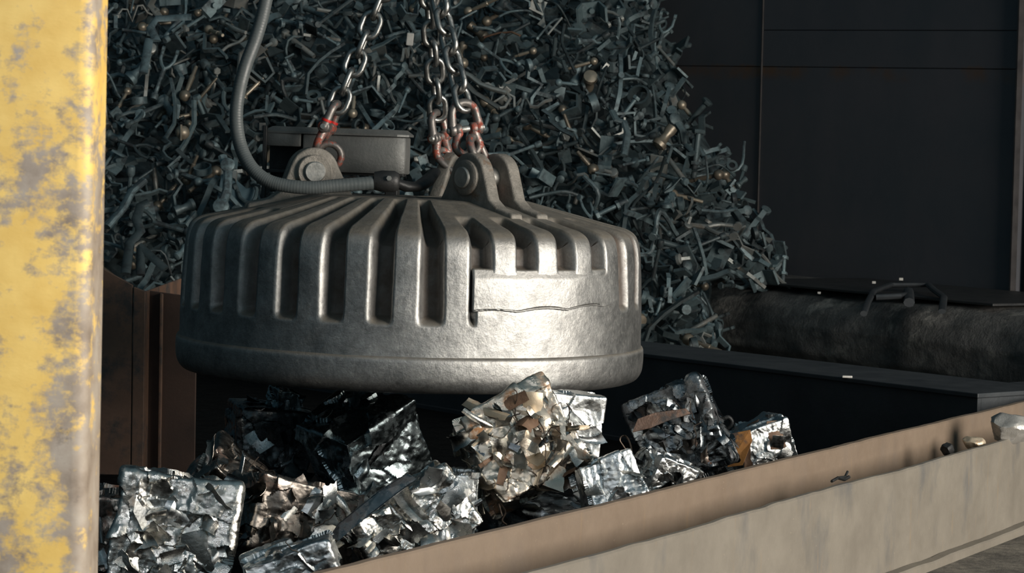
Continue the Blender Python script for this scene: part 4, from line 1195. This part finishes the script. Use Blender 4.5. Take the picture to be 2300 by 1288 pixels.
pm = Matrix.Translation(c) @ Matrix.Rotation(math.radians(68), 4, 'X')
p.prism([(-0.13, -0.20), (0.10, -0.21), (0.15, 0.02), (0.08, 0.0), (0.02, 0.05), (-0.02, 0.12), (-0.10, 0.10)], 0, 0.02, pm)
M['blueplate'] = metal('blue_painted_steel', (0.045, 0.085, 0.105), (0.07, 0.115, 0.135), 6, 0.45, 0.6, 0.1, 0.1, 50)
tag(p.build('steel_plate', M['blueplate'], smooth=None, bevel=0.004), 'blue grey steel plate with a curved notch left of the terminal box', 'plate')
p = MB(); R0 = 0.05
pr = [(R0 * math.sin(t), -R0 * math.cos(t)) for t in np.linspace(0.1, math.pi * 0.9, 14)]
p.lathe(pr, 20); p.box((0, R0 * 0.98, 0), (0.010, 0.02, 0.11)); 
o = p.build('slotted_ball', S3, smooth=50, loc=HP(410, 298, -0.35), rot=(0, 0, math.radians(178)))
tag(o, 'pale round slotted ball head in the heap left of the black cable', 'ball head')
MB().box((0, 0, 0), (0.05, 0.03, 0.09), (0.2, 0.1, 0)).build('steel_tab', M['whitemark'], smooth=None, bevel=0.006, loc=HP(921, 88, -0.3))
tag(bpy.data.objects['steel_tab'], 'small white painted tab in the heap between the chains', 'tab')
p = MB(); p.prism([(-0.05, -0.05), (0.05, -0.06), (0.0, 0.08)], 0, 0.02, Matrix.Rotation(math.radians(75), 4, 'X'))
tag(p.build('triangular_offcut', S2, smooth=None, loc=HP(1512, 224, 0.3)), 'pale triangular offcut standing on the right heap edge', 'offcut')

# bracket frame lying on the ledge, with small debris
def ledge_pt(px, py, z): return atz(px, py, z)
fr = empty('bent_bracket_frame', ledge_pt(2045, 668, 0.76))
tag(fr, 'dark blue grey bracket frame lying across the ledge edge at the right', 'bracket')
def fr_part(name, P, w, t):
    m = MB(); m.tube([ledge_pt(*q) - fr.location for q in P], 1.0, 8, flat=(w, t)); return m.build(name, M['barrier'], fr, smooth=40)
fr_part('top_bar', [(1962, 655, 0.78), (2000, 640, 0.80), (2085, 640, 0.80)], 0.026, 0.016)
fr_part('front_bar', [(1968, 668, 0.76), (2020, 666, 0.77), (2046, 662, 0.77)], 0.022, 0.02)
fr_part('arm', [(2085, 640, 0.80), (2098, 652, 0.79), (2120, 668, 0.76), (2116, 700, 0.70)], 0.024, 0.016)
fr_part('leg', [(1962, 655, 0.78), (1948, 682, 0.74), (1940, 705, 0.70)], 0.022, 0.018)
fr_part('block', [(2040, 655, 0.78), (2042, 680, 0.74)], 0.035, 0.03)
for k, (px, py, z, sz, lab) in enumerate(((1963, 634, 0.80, 0.013, 'tiny white chip on the ledge left of the bracket frame'), (2024, 627, 0.78, 0.015, 'tiny pale upright chip behind the bracket frame'),
                          (1840, 657, 0.74, 0.011, 'tiny pale chip on the ledge between heap and bracket frame'))):
    m = MB(); m.prism([(-sz, -sz * 0.7), (sz * 0.8, -sz), (sz, sz * 0.6), (-sz * 0.5, sz)], 0, sz * 1.2)
    tag(m.build('stone_chip', M['whitemark'], smooth=None, loc=ledge_pt(px, py, z) - Vector((0, 0, 0.01))), lab, 'chip')
m = MB(); m.prism([(-0.026, -0.015), (0.022, -0.016), (0.025, 0.010), (-0.022, 0.015)], 0, 0.010)
tag(m.build('stone_chip', M['whitemark'], smooth=None, bevel=0.003, loc=atz(1903, 849, BZ)), 'small cream coloured chip lying on the barrier flange', 'chip')

# broken lump and crumbs in the kerb trough, at the right
def lump(name, label, cat, loc, size, mat, seed, rot=(0, 0, 0)):
    r = np.random.default_rng(seed)
    bm = bmesh.new(); bmesh.ops.create_icosphere(bm, subdivisions=4, radius=1.0)
    V = np.array([v.co[:] for v in bm.verts])
    for k in range(16):                              # hewn flat facets
        d = r.normal(size=3); d /= np.linalg.norm(d); lim = r.uniform(0.62, 0.9)
        q = V @ d; V -= np.outer(np.maximum(0, q - lim), d)
    V *= np.array(size) * (1 + vnoise(V, 3, seed)[:, None] * 0.06)
    for v, c in zip(bm.verts, V): v.co = c
    me = bpy.data.meshes.new(name); bm.to_mesh(me); bm.free(); me.materials.append(mat)
    me.polygons.foreach_set('use_smooth', [True] * len(me.polygons)); me.set_sharp_from_angle(angle=math.radians(22))
    return tag(link_mesh(name, me, None, loc, rot), label, cat)
def kerb_at(px, py, off=0.12):
    d = (_F + CR * ((px - 1150) / FPX) - CU * ((py - 644) / FPX))
    o_ = Vector((ka.x, ka.y, 0)) + knor * off
    return CAM + d * ((o_ - CAM).dot(knor) / d.dot(knor))
M['slag'] = metal('pale_broken_metal', (0.42, 0.40, 0.37), (0.62, 0.60, 0.56), 6, 0.25, 0.45, 0.6, 0.3, 40, (0.05, 0.05, 0.055), 5, 0.60, 0.68)
lump('broken_metal_lump', 'pale faceted lump of broken metal lying in the kerb trough at the right edge', 'lump', kerb_at(2266, 968, 0.24), (0.10, 0.095, 0.078), M['slag'], 5, (0.2, -0.3, 0.4))
lump('broken_metal_lump', 'small tan lump beside the pale faceted lump in the trough', 'lump', kerb_at(2186, 996, 0.17), (0.048, 0.05, 0.034), M['tan_sheet'], 8)
lump('broken_metal_lump', 'small black lump in the trough, farthest left of three', 'lump', kerb_at(2128, 1012, 0.17), (0.028, 0.03, 0.030), M['dark'], 9)
m = MB(); m.tube([kerb_at(1868, 1082, 0.235), kerb_at(1882, 1074, 0.23), kerb_at(1898, 1072, 0.235), kerb_at(1904, 1060, 0.235)], 0.005, 6)
m.tube([kerb_at(1882, 1074, 0.23), kerb_at(1896, 1078, 0.235), kerb_at(1907, 1072, 0.235)], 0.006, 6)
tag(m.build('twisted_swarf', M['dark'], smooth=60), 'little tangle of dark swarf lying on the front kerb lip', 'swarf')

# odd pieces among the bales
def scrap_lump(label, px, py, Y, size, rot, mat, seed, sheets):
    o = link_mesh('crumpled_tin', bale_mesh('crumpled_tin', size, seed, M[mat], 26, cells=30, warp=0.12, amp=1.6), None, at(px, py, Y), [math.radians(a) for a in rot])
    tag(o, label, 'tin'); r = np.random.default_rng(seed)
    for k in range(sheets):
        ch = link_mesh('bent_sheet', sheet_scrap(r, float(np.mean(size)) * r.uniform(0.5, 0.9), float(np.mean(size)) * r.uniform(0.2, 0.45), M[mat]), o)
        ch.matrix_local = Matrix.Translation(Vector(r.normal(size=3)) * float(np.mean(size)) * 0.35) @ Euler(tuple(r.uniform(0, 6, 3))).to_matrix().to_4x4()
    return o
scrap_lump('crumpled dark tin with a bright edge on top of the glossy black bale', 640, 905, 9.55, (0.12, 0.10, 0.09), (10, 20, 30), 'foil_teal', 201, 7)
m = MB(); m.tube(catmull([at(1405, 1010, 8.7), at(1392, 988, 8.7), at(1404, 980, 8.7), at(1416, 1000, 8.6), at(1424, 1050, 8.5), at(1438, 1100, 8.4)], 8), 0.0035, 6)
tag(m.build('loose_wire', M['wire'], smooth=60), 'thin dark wire arching up left of the large dark bale', 'wire')
m = MB(); m.tube(catmull([at(1620, 975, 9.7), at(1638, 962, 9.7), at(1644, 948, 9.7), at(1636, 938, 9.7), at(1625, 941, 9.7)], 6), 0.009, 8)
tag(m.build('steel_hook', M['dark'], smooth=60), 'black curved hook sticking up behind the rusty orange bale', 'hook')
m = MB(); m.tube(catmull([at(1128, 1160, 8.0), at(1120, 1128, 8.0), at(1135, 1150, 7.95), at(1128, 1170, 7.9), at(1138, 1180, 7.9)], 8), 0.0032, 6)
tag(m.build('loose_wire', M['wire'], smooth=60), 'curled dark wire hanging below the tan and rust bale', 'wire')
# flakes on the ground outside the kerb
for k, (px, py, s_, lab) in enumerate(((2120, 1256, 0.05, 'white flake on the ground at the kerb foot, nearer one'), (2215, 1213, 0.04, 'white flake on the ground at the kerb foot, farther one'))):
    m = MB(); m.prism([(-s_ * 1.6, -s_ * 0.25), (-s_ * 0.4, -s_ * 0.35), (s_ * 1.5, -s_ * 0.12), (s_ * 1.3, s_ * 0.2), (0, s_ * 0.1), (-s_, s_ * 0.35)], 0, 0.006)
    q = atz(px, py, FZ)
    tag(m.build('metal_flake', M['whitemark'], smooth=None, loc=(q.x, q.y, FZ), rot=(0, 0, math.atan2(kdir.y, kdir.x))), lab, 'flake')

# large sheets that can be told apart on single bales
def pressed_sheet(parent, name, pts, mat, th=0.006, label=None):
    bpy.context.view_layer.update()
    inv = parent.matrix_world.inverted()
    Q = [at(*p) for p in pts]; n = len(Q)
    nn = (Q[1] - Q[0]).cross(Q[2] - Q[0]).normalized()
    if nn.y > 0: nn = -nn
    V = [inv @ (q + nn * th / 2) for q in Q] + [inv @ (q - nn * th / 2) for q in Q]
    F = [tuple(range(n)), tuple(range(2 * n - 1, n - 1, -1))] + [(k, (k + 1) % n, n + (k + 1) % n, n + k) for k in range(n)]
    m = MB(); m.add(V, F)
    o = m.build(name, mat, parent, smooth=None, bevel=0.001, seg=1)
    if label: o['label'] = label
    return o
pressed_sheet(b6, 'pressed_strip', [(742, 1206, 7.33), (760, 1178, 7.34), (850, 1105, 7.40), (915, 1064, 7.46), (935, 1076, 7.44), (880, 1118, 7.38), (800, 1180, 7.33), (758, 1216, 7.30)], M['foil_dark'], 0.008, 'long dark blue grey strip along the edge')
pressed_sheet(b11, 'rust_band', [(1420, 972, 8.74), (1432, 942, 8.76), (1470, 928, 8.77), (1540, 918, 8.78), (1552, 930, 8.78), (1500, 946, 8.76), (1462, 962, 8.75)], M['browned'], 0.006, 'rust brown pressed band')
pressed_sheet(b13, 'rust_sheet', [(1626, 978, 9.42), (1685, 966, 9.40), (1690, 990, 9.40), (1668, 1046, 9.38), (1634, 1050, 9.40)], M['orange_sheet'], 0.006, 'orange brown rusty sheet')
